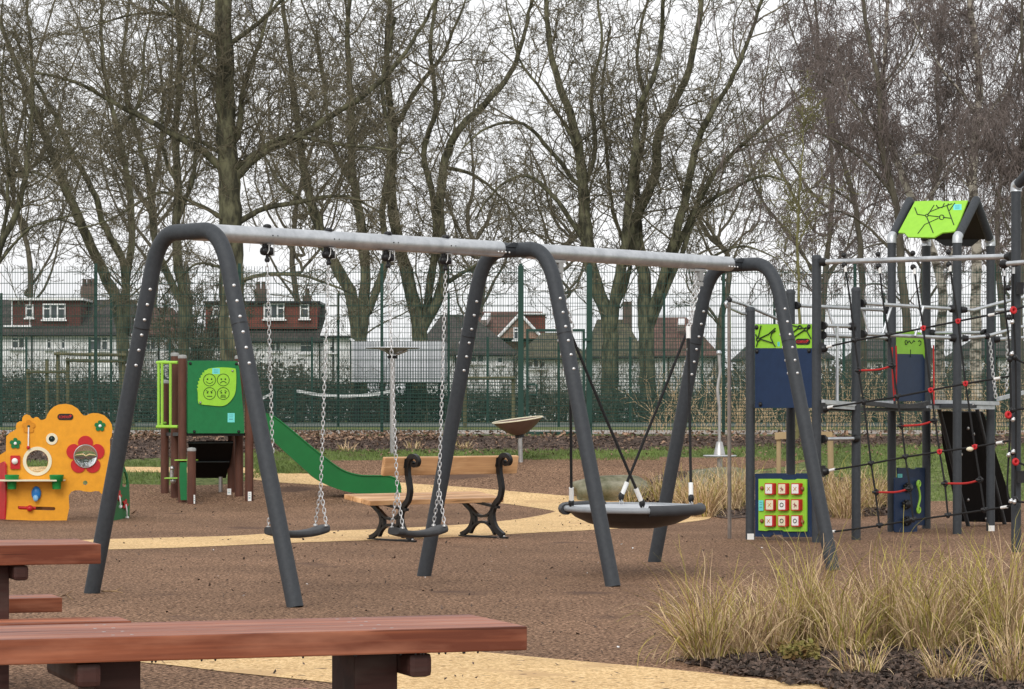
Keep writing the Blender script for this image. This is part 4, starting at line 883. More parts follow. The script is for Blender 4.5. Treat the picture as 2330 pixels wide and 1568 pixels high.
# rope net
V = [[(1923, 605), (1934, 680), (1945, 775), (1954, 845), (1965, 915), (1974, 985), (1982, 1055), (1992, 1120), (2001, 1196)],
     [(2001, 608), (2010, 690), (2022, 762), (2032, 832), (2042, 903), (2052, 970), (2060, 1040), (2071, 1112), (2078, 1183)],
     [(2080, 610), (2090, 680), (2101, 747), (2109, 817), (2118, 888), (2128, 957), (2138, 1028), (2150, 1100), (2157, 1173)],
     [(2161, 604), (2170, 665), (2180, 731), (2188, 800), (2197, 873), (2208, 945), (2218, 1017), (2230, 1092), (2240, 1161)]]
H = [[(1874, 793), (1884, 789), (1945, 775), (2022, 762), (2101, 747), (2180, 731), (2262, 715), (2305, 706)],
     [(1877, 930), (1886, 927), (1965, 915), (2042, 903), (2118, 888), (2197, 873), (2275, 860), (2300, 856)],
     [(1877, 1073), (1890, 1070), (1982, 1055), (2060, 1040), (2138, 1028), (2218, 1017), (2280, 1006), (2300, 1003)],
     [(1862, 1217), (1890, 1211), (2001, 1196), (2078, 1183), (2157, 1173), (2240, 1161), (2290, 1153), (2305, 1150)]]
npl = vplane(1862, 30.95, 2310, 28.95)
def N_(x, y, o=0): return npl.p(x, y, o)
net = MB().tube([N_(*p) for p in H[0]], .0105, 7).build('climbing_net', M['rope'], cf)
m = MB(); fe = Many(); kn = Many(False); rk = Many(False)
for h in H[1:]: m.tube([N_(*p) for p in h], .0105, 7)
for v in V: m.tube([N_(*p) for p in v], .0105, 7)
m.build('rope', M['rope'], net)
for v in V:
    a, b = N_(*v[0]), N_(v[0][0]+1.5, v[0][1]+14); fe.tube([a, b], .016, 8)
    clm.ball(N_(v[0][0]-3, 577+(v[0][0]-1923)*-.03+10-6), .03, 8); clm.ball(N_(v[0][0]-2, v[0][1]-2), .033, 8)
for h in H: fe.tube([N_(h[1][0]-2, h[1][1]+.4), N_(h[1][0]+10, h[1][1]-2)], .016, 8); fe.tube([N_(h[-2][0]-12, h[-2][1]+2.4), N_(h[-2][0]+2, h[-2][1])], .016, 8); clm.box(N_(h[0][0]-4, h[0][1]-1, .0), (.05, .05, .12), ((1, -.2, 0), (.2, 1, 0), Z)) if h is not H[3] else None; clm.lathe(N_(h[0][0]-3, h[0][1]), [(.045, 0), (.045, .03), (.025, .06)], 10, (1, -.3, 0)) if h is not H[3] else None
for v in V:
    for h in H:
        c = min(((p, q) for p in v for q in h), key=lambda t: (t[0][0]-t[1][0])**2+(t[0][1]-t[1][1])**2); x = (c[0][0]+c[1][0])/2; y = (c[0][1]+c[1][1])/2
        red = v in V[2:] and h in H[:3]
        if red: rk.new(); rk.ring(N_(x, y, .012), npl.n+Vector((.25, 0, .1)), .020, .0105, 14, 8); rk.lathe(N_(x, y)-Vector((.028, 0, -.004)), [(.015, 0), (.015, .056)], 8, (1, 0, .15))
        else: kn.new(); kn.ball(N_(x, y), .026, 8); kn.lathe(N_(x, y)-Vector((.035, 0, -.006)), [(.015, 0), (.02, .035), (.015, .07)], 8, (1, 0, .15)); kn.ring(N_(x, y, .008), npl.n, .022, .008, 12, 6)
for a, b in (((1954, 843), (2031, 832)), ((2051, 969), (2126, 957)), ((1994, 1120), (2070, 1112)), ((2151, 1100), (2230, 1092))):
    mid = ((a[0]*.4+b[0]*.6), (a[1]*.4+b[1]*.6)+4.5)
    MB().tube([N_(*p) for p in smooth_pts([a, mid, b], 6)], .0115, 7).build('red_rung', M['red_rope'], net)
    for p in (a, b): kn.new(); kn.ring(N_(*p, .006), npl.n, .026, .011, 14, 6); kn.ball(N_(p[0], p[1]), .014, 6); kn.lathe(N_(*p)-Vector((.045, 0, 0)), [(.012, 0), (.02, .04), (.012, .08)], 8, (1, 0, 0))
fe.build('ferrule', M['white'], net); kn.build('rope_knot', M['black'], net); rk.build('red_connector', M['red'], net)
# ropes and fittings around the near right post
m = MB()
for pts in ([(2286, 605), (2287, 700), (2295, 770), (2300, 905), (2298, 990), (2292, 1110), (2300, 1150)], [(2306, 600), (2305, 700), (2310, 790), (2312, 920), (2311, 1050), (2309, 1150)], [(2305, 706), (2330, 698), (2400, 675)], [(2306, 812), (2330, 826), (2400, 850)], [(2306, 933), (2330, 930), (2400, 925)], [(2308, 1047), (2330, 1058), (2400, 1085)], [(2308, 1140), (2330, 1143), (2400, 1150)]):
    m.tube([P(x, y, 28.75) for x, y in smooth_pts(pts, 4)], .0105, 7)
sn = m.build('side_net', M['rope'], cf)
m = MB(); mr_ = Many(False); mk = Many(); fe2 = Many(False)
for x, y in ((2306, 706), (2294, 944), (2311, 1051)): mr_.new(); mr_.ring(P(x, y, 28.68), (.4, -1, .1), .026, .015, 14, 8); mr_.ball(P(x, y, 28.72), .024, 8)
for x, y in ((2296, 722), (2308, 813), (2304, 933), (2294, 655), (2310, 1136), (2298, 818), (2304, 1030), (2312, 600)): mk.ball(P(x, y, 28.7), .032, 8)
for x, y in ((2303, 733), (2302, 805), (2305, 955), (2305, 1028), (2300, 1140), (2308, 1142), (2295, 1035)): fe2.new(); fe2.ball(P(x, y, 28.66), .022, 8); fe2.tube([P(x-3, y+4, 28.68), P(x+3, y-5, 28.68)], .014, 6)
fe2.new(); fe2.tube([P(2286, 615, 28.75), P(2286, 628, 28.75)], .016, 8); fe2.new(); fe2.tube([P(2306, 608, 28.75), P(2306, 623, 28.75)], .016, 8)
mr_.build('red_connector', M['red'], sn); mk.build('rope_knot', M['black'], sn); fe2.build('fitting', M['chrome'], sn)
for x, y in ((2318, 656), (2319, 1085)): clm.box(P(x+3, y, 28.8), (.07, .06, .12))
MB().ball(P(2207, 1022, 29.3), .03, 10, (1.3, 1, .8)).build('rope_tag', M['cream'], net)
x_, d_9, y_ = PD[9]
c, e, dv = elbow(9, 2380, 345, 28.4); MB().tube([c+dv*.045, e+dv*.3], PR-.001, 16).build('gable_tube', M['anthracite'], cf)
clm.build('pipe_clamp', M['black'], cf)
# red ropes and chains
for pts, r_ in (([(2030, 790), (2031, 850), (2035, 912)], .0095), ([(2039, 787), (2040, 840), (2038, 900)], .0095), ([(2124, 786), (2125, 850), (2125, 920)], .0095)):
    MB().tube([P(x, y, 33.0) for x, y in smooth_pts(pts, 4)], r_, 7).build('red_rope', M['red_rope'], cf)
for pts in ([(2252, 770), (2258, 840), (2266, 905)], [(2292, 760), (2293, 830), (2290, 890)], [(2150, 912), (2180, 922), (2215, 918)]):
    s = MB(); 
    for a, b in zip(pts[:-1], pts[1:]): chain(s, P(*a, 33.6), P(*b, 33.6), .06, .017, .005)
    s.build('chain', M['chrome'], cf, fixn=False)
# ================================================================== standing spinners
s1 = thing('spinner_pole', 'tall steel pole spinner with a flat round handwheel on top, behind the bench', 'spinner', G(893, 1034))
d = gd(1034); MB().tube([G(893, 1034, -.02), P(893, 817, d)], .043, 16).build('pole', M['steel'], s1)
MB().lathe(P(893, 812, d), [(.075, -.03), (.09, 0), (.075, .02)], 20).build('collar', M['black'], s1)
MB().lathe(P(893, 806, d), [(.05, 0), (.09, .03), (.22, .075), (.30, .09), (.455, .095), (.47, .105), (.455, .115), (.30, .11), (0, .11)], 40).build('handwheel', M['galv'], s1)
mk_ = Many(); 
for a in range(3): mk_.tube([P(893, 808, d)+Vector((.05*math.cos(a*2.1), .05*math.sin(a*2.1), 0)), P(893, 797, d)+Vector((.25*math.cos(a*2.1), .25*math.sin(a*2.1), 0))], .02, 8)
mk_.build('wheel_spoke', M['steel'], s1)
d = gd(1052); s2 = thing('spinner_dish', 'tilted shallow brown dish spinner on a short steel post', 'spinner', G(1185, 1052))
MB().tube([G(1185, 1052, -.02), P(1183, 992, d)], .038, 16).build('post', M['steel'], s2)
MB().tube([P(1183, 996, d), P(1182, 988, d)], .075, 16).build('collar', M['black'], s2)
ax = Vector((-.13, -.05, 1)).normalized(); c = P(1182, 989, d)
dm = mat('dish_brown', (.17, .11, .085), (.14, .09, .07), 6, .4)
MB().lathe(c, [(.09, 0), (.14, .02), (.30, .13), (.40, .23), (.415, .245), (.39, .24), (.28, .16), (.1, .06), (0, .05)], 36, ax).build('dish', dm, s2)
MB().ring(c+ax*.245, ax, .412, .012, 40, 6).build('dish_rim', M['cream'], s2)
d = 45.3; s3 = thing('standing_spinner', 'slim steel standing spinner with a wavy handle and small round footplate', 'spinner', gp(1638, d))
MB().tube([gp(1638, d, -.02), P(1638, 1042, d)], .045, 12).build('stem', M['steel'], s3)
MB().lathe(P(1638, 1037, d), [(.25, -.02), (.27, -.005), (.26, .01), (0, .012)], 32).build('footplate', M['galv'], s3)
MB().lathe(P(1637, 1035, d), [(.095, 0), (.05, .2), (.04, .21)], 20).build('cone_base', M['steel'], s3)
MB().tube([P(x, y, d) for x, y in smooth_pts([(1637, 1008), (1637, 945), (1637, 930), (1635, 915), (1633, 890), (1635, 870), (1638, 850), (1637, 830), (1636, 806)], 4)], .026, 12).build('wavy_handle', M['steel'], s3)
MB().ball(P(1636, 803, d), .044, 12).build('knob', M['galv'], s3)
# ================================================================== boulders
def boulder(px, py, d, sx, sy, sz, seed, label, rot=0):
    rg = random.Random(seed); bm = bmesh.new(); bmesh.ops.create_icosphere(bm, subdivisions=4, radius=1)
    ph_ = [(Vector((rg.uniform(-1, 1), rg.uniform(-1, 1), rg.uniform(-1, 1)))*f, rg.uniform(0, 6), a) for f, a in ((1.6, .10), (2.4, .08), (3.8, .045), (7, .02), (11, .012))]
    for v in bm.verts:
        c = v.co.copy(); k = 1+sum(a*math.sin(c.dot(f)*1.6+o) for f, o, a in ph_)
        c = Vector([math.copysign(abs(q)**.8, q) for q in c])*k; x, y = c.x*sx, c.y*sy
        v.co = (x*math.cos(rot)-y*math.sin(rot), x*math.sin(rot)+y*math.cos(rot), c.z*sz+sz*.5)
    me = bpy.data.meshes.new('boulder'); bm.to_mesh(me); bm.free(); me.materials.append(M['stone'])
    me.polygons.foreach_set('use_smooth', [True]*len(me.polygons))
    o = bpy.data.objects.new('boulder', me); SC.collection.objects.link(o); o.location = gp(px, d); props(o, label, 'boulder', 'boulders in the planting bed')
boulder(1388, 0, 42.5, .62, .4, .215, 3, 'long mossy grey boulder behind the basket swing', .1)
boulder(1630, 0, 43.4, .5, .35, .22, 5, 'pale boulder behind the dry grasses below the standing spinner')
boulder(1532, 0, 42.6, .2, .2, .17, 8, 'small grey boulder between the swing leg and dry grasses')
# ================================================================== young tree support stakes
sk = thing('tree_stake', 'pale timber tree guard of three stakes joined by short cross boards', 'tree stake', gp(1860, 41))
for x, yt in ((1889, 985), (1802, 990), (1772, 987)): 
    t = P(x, yt, 41.0 if x != 1802 else 41.8); b = gp(x+ (3 if x == 1889 else 0), t.y); MB().tube([b, t], .045 if x == 1889 else .035, 10).build('stake', M['stake'], sk)
for x0, x1, y in ((1763, 1775, 992), (1775, 1802, 991), (1850, 1893, 990)): MB().box((P(x0, y, 40.95)+P(x1, y, 40.95))/2, (abs(x1-x0)*41/F, .04, .10)).build('cross_board', M['stake'], sk)
# ================================================================== fences
def fence(d, x0, x1, posts, ytop, label, rebound=1.1, skip=(), wr=.003, pr_=.035, zb=None, group=None, dv=.05):
    zb = gz(d)+.03; zt = CAMH-(ytop-HY)*d/F
    root = thing('mesh_fence', label, 'fence', Vector((0, d, zb-.03)), group)
    X = lambda x: (x-CX)*d/F
    for x in posts:
        mb = MB(); mb.box(Vector((X(x), d, (zb+zt)/2)), (pr_*1.5, pr_*1.5, zt-zb+.1)); mb.build('fence_post', M['fence'], root)
    edges = sorted([x0]+[x for x in posts if x0 < x < x1]+[x1])
    for a, b in zip(edges[:-1], edges[1:]):
        if any(a < (s0+s1)/2 < b for s0, s1 in skip): continue
        xa, xb = X(a), X(b); n = int((xb-xa)/dv); V_ = []; Fc = []
        def bar(x0_, x1_, z0_, z1_, y_, r_):
            k = len(V_); V_.extend([(x0_, y_-r_, z0_), (x1_, y_-r_, z0_), (x1_, y_+r_, z0_), (x0_, y_+r_, z0_), (x0_, y_-r_, z1_), (x1_, y_-r_, z1_), (x1_, y_+r_, z1_), (x0_, y_+r_, z1_)])
            Fc.extend([tuple(k+i for i in q) for q in ((0, 3, 2, 1), (4, 5, 6, 7), (0, 1, 5, 4), (1, 2, 6, 5), (2, 3, 7, 6), (3, 0, 4, 7))])
        yj = .03
        for i in range(n+1): x = xa+(i+.5)*(xb-xa)/(n+1); bar(x-wr, x+wr, zb+.02, zt, d-yj, wr)
        z = zb+.05
        while z < zt:
            hh = .0055 if d < 60 else .0045; bar(xa, xb, z-hh, z+hh, d-yj-wr-.006, .005); bar(xa, xb, z-hh, z+hh, d-yj+wr+.006, .005); z += .0667 if z < zb+rebound else .2
        mb = MB(); mb.v = V_; mb.f = Fc; mb.sm = [False]*len(Fc); mb.build('mesh_panel', M['fence'], root, fixn=False)
    return root
fence(52, -120, 2450, [-98, 218, 545, 869, 1185, 1341, 1646, 1945, 2262], 606, 'tall green wire mesh fence along the near edge of the court', 1.1, skip=((1185, 1341),), wr=.0034, group='green mesh court fences')
fence(65, -120, 2450, [3, 253, 505, 770, 1021, 1271, 1511, 1762, 2012, 2263], 672, 'second green mesh fence directly behind the nearest one', 1.1, wr=.0026, group='green mesh court fences')
fence(101.6, -100, 2430, [-50, 60, 204, 386, 548, 710, 868, 1110, 1271, 1434, 1598, 1760, 1920, 2082, 2244], 770, 'farthest green mesh fence at the back of the court below the houses', 1.1, wr=.0022, pr_=.05, group='green mesh court fences', dv=.075)
# gate
gt = thing('mesh_gate', 'green mesh gate between two thick posts in the nearest fence', 'gate', gp(1263, 52))
X = lambda x: (x-CX)*52/F
Zy = lambda y: CAMH-(y-HY)*52/F
for x in (1185, 1341): MB().box(Vector((X(x), 51.97, (gz(52)+Zy(611))/2)), (.105, .11, Zy(611)-gz(52)+.1)).build('gate_post', M['fence'], gt, bevel=.006)
mb = MB()
for a, b in (((1200, 752), (1328, 752)), ((1200, 985), (1328, 985))): mb.box(Vector((X(1264), 51.95, Zy(a[1]))), (X(b[0])-X(a[0])+.05, .045, .05))
for x in (1200, 1328): mb.box(Vector((X(x), 51.95, Zy(868))), (.05, .045, Zy(752)-Zy(985)-.052))
mb.box(Vector((X(1264), 51.95, Zy(990))), (1.25, .05, .04)); mb.build('gate_frame', M['fence'], gt)
mb = MB(); n = 26
for i in range(1, n): x = X(1200)+(X(1328)-X(1200))*i/n; mb.box(Vector((x, 51.94, Zy(868))), (.006, .006, Zy(752)-Zy(985)-.05))
for i in range(1, 12): mb.box(Vector((X(1264), 51.93, Zy(752)-.19*i*.9)), (X(1328)-X(1200), .012, .009))
mb.build('gate_mesh', M['fence'], gt)
mb = MB(); n = 26
for i in range(1, n): x = X(1190)+(X(1337)-X(1190))*i/n; mb.box(Vector((x, 51.98, (Zy(611)+Zy(748))/2)), (.006, .006, Zy(611)-Zy(748)))
for i in range(0, 5): mb.box(Vector((X(1263), 51.97, Zy(615)-.2*i)), (X(1337)-X(1190), .012, .009))
mb.build('overpanel_mesh', M['fence'], gt)
mb = MB(); mb.box(Vector((X(1208), 51.9, Zy(875))), (.17, .03, .04)); mb.box(Vector((X(1221), 51.88, Zy(888))), (.03, .03, .22)); mb.tube([Vector((X(1206), 51.88, Zy(898))), Vector((X(1221), 51.88, Zy(899)))], .015, 6); mb.build('latch', M['fence'], gt, bevel=.004)
mb = Many(); [mb.box(Vector((X(1334), 51.9, Zy(y))), (.14, .05, .05)) for y in (773, 965)]; mb.build('hinge', M['fence'], gt)
# ================================================================== court nets
for x0, x1, ends in ((672, 893, (885, 902, 886)), (540, 626, (893, 912, 886))):
    dd = 84.0; nt_ = thing('court_net', 'sagging white banded net ' + ('behind the left swing chains, the longer stretch in view' if x0 > 600 else 'whose right end shows just beside the slide tower'), 'net', Vector(((x0+x1)/2*0+((x0+x1)/2-CX)*dd/F, dd, gz(dd))), 'sagging court nets')
    def sag(t, a=ends): return a[0]*(1-t)**2*(1)+2*t*(1-t)*(a[1]+9)+a[2]*t*t
    up = [P(x0+(x1-x0)*k/16, sag(k/16), dd) for k in range(17)]; mb = MB()
    for k in range(16):
        a, b = up[k], up[k+1]; mb.hexa([a-Z*.09, b-Z*.09, b-Z*.09+Vector((0, .012, 0)), a-Z*.09+Vector((0, .012, 0)), a, b, b+Vector((0, .012, 0)), a+Vector((0, .012, 0))])
    mb.build('net_band', M['white'], nt_)
    mb = MB()
    for k in range(0, 49): t = k/48; q = P(x0+(x1-x0)*t, sag(t), dd); mb.box(Vector((q.x, dd+.02, (q.z+gz(dd))/2)), (.008, .008, q.z-gz(dd)-.1))
    for k in range(1, 10):
        mb.tube([Vector((p.x, dd+.02, gz(dd)+(p.z-gz(dd)-.09)*k/10)) for p in up], .005, 4)
    mb.build('net_mesh', M['black'], nt_)
    for x in (x0, x1): q = P(x, 890, dd); MB().tube([Vector((q.x, dd, gz(dd))), Vector((q.x, dd, q.z+.12))], .04, 8).build('net_post', M['fence'], nt_)
# ================================================================== log rails by the court
def lograil(d, rails, posts, label):
    r_ = thing('log_rail', label, 'rail', gp(posts[0][0], d), 'mossy log rails')
    for x0, y0, x1, y1 in rails: MB().tube([P(x0, y0, d), P((x0+x1)/2, (y0+y1)/2+.6, d), P(x1, y1, d)], 3.6*d/F, 10).build('log', M['log'], r_)
    for x, y in posts: MB().tube([gp(x, d+.1), P(x, y, d+.1)], 4.2*d/F, 10).build('upright', M['log'], r_)
lograil(61, [(123, 805, 287, 808), (149, 820, 283, 822)], [(132, 800), (154, 815), (281, 800)], 'mossy two log rail standing beyond the fence on the left')
lograil(62, [(1056, 860, 1172, 860)], [(1058, 858), (1168, 858)], 'single mossy log rail beyond the fence between the swing arches')
lograil(60, [(60, 846, 150, 846)], [(107, 818), (64, 840)], 'low rough log rail at the far left beyond the fence')
# ================================================================== houses behind the court
def pxbox(x0, y0, x1, y1, d, dep, mb=None):
    mb = mb or MB(); a = P(x0, y1, d); b = P(x1, y0, d); mb.box(((a.x+b.x)/2, d+dep/2, (a.z+b.z)/2), (b.x-a.x, dep, b.z-a.z)); return mb
def roof(x0, x1, ye, xr0, xr1, yr, d, dep, m, par, name='roof'):
    e0 = P(x0, ye, d-.35); e1 = P(x1, ye, d-.35); h = CAMH-(yr-HY)*(d+dep/2)/F; r0 = Vector(((xr0-CX)*d/F, d+dep/2, h)); r1 = Vector(((xr1-CX)*d/F, d+dep/2, h))
    b0 = Vector((e0.x, d+dep+.35, e0.z)); b1 = Vector((e1.x, d+dep+.35, e1.z)); t = Vector((0, 0, .15))
    mb = MB(); mb.add([e0, e1, b1, b0, r0, r1, e0-t, e1-t, b1-t, b0-t], [(0, 1, 5, 4), (2, 3, 4, 5), (1, 2, 5), (3, 0, 4), (0, 6, 7, 1), (1, 7, 8, 2), (2, 8, 9, 3), (3, 9, 6, 0), (6, 9, 8, 7)])
    o = mb.build(name, m, par); g = MB(); g.tube([e0-t+Vector((0, -.06, .05)), e1-t+Vector((0, -.06, .05))], .06, 6); g.build('gutter', M['black'], o); return o
def window(x0, y0, x1, y1, d, par, n=2, tr=True):
    fr = MB(); a = P(x0, y1, d-.04); b = P(x1, y0, d-.04); w_ = b.x-a.x; h = b.z-a.z; t = .075
    fr.box(((a.x+b.x)/2, d-.03, a.z+t/2), (w_, .1, t)); fr.box(((a.x+b.x)/2, d-.03, b.z-t/2), (w_, .1, t))
    for i in range(n+1): fr.box((a.x+t/2+(w_-t)*i/n, d-.03, (a.z+b.z)/2), (t, .09, h-2*t))
    if tr: 
        for i in range(n): 
            if i % 2 == 0: fr.box((a.x+(w_)*(i+.5)/n, d-.03, a.z+h*.68), (w_/n-t, .08, t*.8))
    f = fr.build('window', M['upvc'], par)
    MB().box(((a.x+b.x)/2, d+.0, (a.z+b.z)/2), (w_-.02, .03, h-.02)).build('pane', M['glass_dark'], f)
    MB().box(((a.x+b.x)/2, d-.08, a.z-.05), (w_+.16, .2, .07)).build('sill', M['upvc'], f)
def chim(x0, y0, x1, y1, d, par, pots=2):
    o = pxbox(x0, y0, x1, y1, d, .9).build('chimney', M['chimney'], par)
    mb = Many()
    for i in range(pots): x = x0+(x1-x0)*(i+.5)/pots; p = P(x, y0, d); mb.lathe(Vector((p.x, d+.45, p.z)), [(.13, 0), (.11, .35), (.13, .4)], 8)
    mb.build('chimney_pot', M['chimney'], o); return o
GY = lambda d: HY+F*(CAMH-gz(d))/d
def house(d, x0, x1, label, wall='render_white', ye=757):
    h = thing('house', label, 'house', gp((x0+x1)/2, d), 'houses behind the court'); pxbox(x0, ye, x1, GY(d), d, 8, None).build('wall', M[wall], h)
    for fx in (.34, .97): xx = x0+(x1-x0)*fx; MB().tube([P(xx-3, ye+1, d-.12), P(xx, ye+7, d-.1), P(xx, GY(d), d-.1)], .05, 6).build('drainpipe', M['black'], h)
    return h
d = 150
h = house(d, -40, 290, 'white rendered house at the far left with a dark brick red dormer and broad chimney')
roof(-50, 297, 758, -46, 285, 682, d, 8, M['roof_dark'], h)
dm_ = pxbox(26, 681, 184, 741, d+.6, 4).build('dormer', M['tile_hung'], h); mb = MB(); pxbox(20, 678, 190, 683, d+.3, 4.4, mb); pxbox(26, 683, 28, 742, d+.54, .1, mb); pxbox(67, 683, 69, 742, d+.54, .1, mb); pxbox(8, 740, 70, 744, d+.2, .4, mb); mb.build('dormer_trim', M['upvc'], dm_)
window(58, 693, 76, 723, d+.55, h, 1); window(97, 691, 149, 727, d+.55, h, 3)
window(26, 767, 58, 794, d, h, 2); window(105, 769, 118, 795, d, h, 1); window(138, 769, 150, 795, d, h, 1); window(201, 765, 247, 798, d, h, 3)
chim(184, 651, 216, 690, d+3.6, h, 3)
h = house(d+4, 300, 478, 'white house with a low brown gabled roof seen between the left swing legs', ye=760)
roof(292, 420, 760, 330, 372, 700, d+4, 8, M['roof_red'], h); window(330, 772, 356, 797, d+4, h, 2); window(376, 772, 394, 797, d+4, h, 1); chim(402, 722, 414, 745, d+5, h, 1)
h = house(d, 470, 735, 'white house with a bright brick red tiled dormer behind the silver chains', ye=773)
roof(455, 742, 774, 470, 728, 690, d, 8, M['roof_dark'], h)
dm_ = pxbox(468, 688, 722, 748, d+.6, 4).build('dormer', M['tile_red'], h); mb = MB(); pxbox(462, 685, 728, 690, d+.3, 4.4, mb); mb.build('dormer_trim', M['black'], dm_)
window(600, 690, 648, 726, d+.55, h, 3); window(682, 692, 704, 725, d+.55, h, 1); window(484, 694, 500, 722, d+.55, h, 1)
window(682, 778, 715, 803, d, h, 1); window(614, 776, 640, 800, d, h, 2); chim(580, 657, 604, 694, d+3.6, h, 2); chim(690, 672, 706, 700, d+3.8, h, 1)
h = house(d-3, 736, 800, 'narrow white gabled house end right of the bright red dormer', ye=760)
roof(729, 810, 762, 742, 790, 684, d-3, 8, M['render_white'], h); window(748, 782, 764, 802, d-3, h, 1)
h = house(d-8, 965, 1176, 'white bungalow fronted house under a dark grey hipped roof left of the gate', ye=802)
roof(940, 1180, 803, 1000, 1068, 716, d-8, 9, M['roof_dark'], h); window(1069, 804, 1103, 826, d-8, h, 2); window(1130, 806, 1146, 828, d-8, h, 1)
h = thing('house', 'orange brick gabled house with red tiled roof and skylight behind the grey hipped roof', 'house', gp(1170, d+8), 'houses behind the court')
dd = d+8; pxbox(1040, 768, 1240, GY(dd), dd, 8).build('wall', M['brick'], h); roof(1020, 1240, 770, 1063, 1236, 709, dd+.2, 8, M['roof_red'], h)
g = MB(); g.prism([[P(1132, 770, dd-1.2), P(1183, 713, dd-1.2), P(1233, 770, dd-1.2)]], Vector((0, 3.5, 0))); gb_ = g.build('gable_wall', M['brick'], h)
g = MB()
for a, b in (((1130, 771), (1183, 714)), ((1183, 714), (1236, 771))): g.tube([P(*a, dd-1.3), P(*b, dd-1.3)], .09, 6)
g.build('barge_board', M['upvc'], gb_); window(1168, 745, 1181, 773, dd-1.25, h, 1)
pxbox(1190, 716, 1241, 768, dd-.5, 3).build('dormer', M['tile_red'], h); pxbox(1186, 712, 1243, 716, dd-.7, 3.4).build('dormer_trim', M['upvc'], h)
sk_ = MB(); a, b_, c, e = P(1094, 741, dd+1.0), P(1108, 741, dd+1.0), P(1117, 725, dd+2.5), P(1103, 725, dd+2.5); sk_.prism([[a, b_, c, e]], Vector((0, -.5, .3))); sk_.build('skylight', M['upvc'], h)
chim(1085, 690, 1094, 712, dd+3.4, h, 1)
h = house(d-12, 1177, 1334, 'low white house under a mossy hipped roof behind the gate', ye=811)
roof(1170, 1342, 812, 1236, 1280, 757, d-12, 9, M['roof_moss'], h); window(1198, 815, 1242, 838, d-12, h, 3); window(1304, 815, 1320, 838, d-12, h, 1)
h = house(d-12, 1340, 1462, 'white house with a tall mossy hipped roof behind the twin plane trees', ye=808)
roof(1334, 1470, 809, 1365, 1432, 727, d-12, 9, M['roof_moss'], h); chim(1374, 703, 1390, 745, d-8, h, 2); chim(1418, 704, 1438, 775, d-8, h, 2); window(1431, 812, 1444, 836, d-12, h, 1)
h = house(d-6, 1464, 1630, 'white house with a reddish brown roof and bright skylight right of the plane trees', ye=808)
roof(1456, 1640, 808, 1480, 1574, 722, d-6, 9, M['roof_red'], h); window(1476, 812, 1490, 833, d-6, h, 1); window(1560, 812, 1580, 838, d-6, h, 2)
sk_ = MB(); a, b_, c, e = P(1541, 753, d-4.2), P(1556, 753, d-4.2), P(1557, 739, d-3.5), P(1542, 739, d-3.5); sk_.prism([[a, b_, c, e]], Vector((0, -.5, .3))); sk_.build('skylight', M['upvc'], h)
for x0, x1, ye, yr, lb in ((1700, 1890, 812, 762, 'white house half hidden behind the blue panel of the climbing frame'), (1960, 2150, 815, 770, 'white house glimpsed between the climbing frame posts'), (2210, 2380, 808, 765, 'white house at the far right edge behind the birches')):
    h = house(d+2, x0, x1, lb, ye=ye); roof(x0-8, x1+8, ye, x0+40, x1-40, yr, d+2, 8, M['roof_dark'], h)
    for k in range(2): xm = x0+(x1-x0)*(.25+.45*k); window(xm-18, ye+10, xm+18, ye+38, d+2, h, 2)
# white clad shed
shd = thing('shed', 'long white ribbed metal shed behind the first spinner pole', 'shed', gp(908, 103))
a = MB(); x = 803.0; dd = 103
while x < 1013: pxbox(x, 776, x+3.1, 871, dd-.03, .05, a); x += 6.0
bd = MB(); pxbox(803, 777, 1014, 871.5, dd+.02, 2.6, bd); sb = bd.build('wall', mat('cladding_groove_shade', (.42, .43, .45), None, 2), shd); a.build('cladding_rib', M['clad'], sb)  # wall greyer than the ribs: groove shade painted in so the ribs read
lg_ = Many(); [lg_.tube([gp(x, dd+.6), P(x, 872, dd+.6)], .12, 6) for x in (812, 870, 930, 1004)]; lg_.build('leg', M['black'], shd)
c_ = MB(); c_.tube([P(796, 771, dd), P(806, 777, dd)], .05, 6); pxbox(800, 774, 804, 871, dd-.06, .08, c_); c_.build('corner_trim', M['upvc'], shd)
# ================================================================== numpy tube forest
rng = np.random.default_rng(11)
def nrm(a): return a/np.maximum(np.linalg.norm(a, axis=-1, keepdims=True), 1e-9)
def tubes(pts, rad, sides):                  # pts (N,K,3) rad (N,K)
    N, K, _ = pts.shape
    t = np.empty_like(pts); t[:, 1:-1] = pts[:, 2:]-pts[:, :-2]; t[:, 0] = pts[:, 1]-pts[:, 0]; t[:, -1] = pts[:, -1]-pts[:, -2]; t = nrm(t)
    ref = nrm(rng.normal(size=(N, 1, 3))); u = nrm(np.cross(t, np.broadcast_to(ref, t.shape))); v = np.cross(t, u)
    a = 2*np.pi*np.arange(sides)/sides
    V_ = pts[:, :, None]+(u[:, :, None]*np.cos(a)[:, None]+v[:, :, None]*np.sin(a)[:, None])*rad[:, :, None, None]
    idx = np.arange(N*K*sides).reshape(N, K, sides); nx = np.roll(idx, -1, axis=2)
    Fq = np.stack([idx[:, :-1], nx[:, :-1], nx[:, 1:], idx[:, 1:]], -1).reshape(-1, 4)
    return V_.reshape(-1, 3), Fq
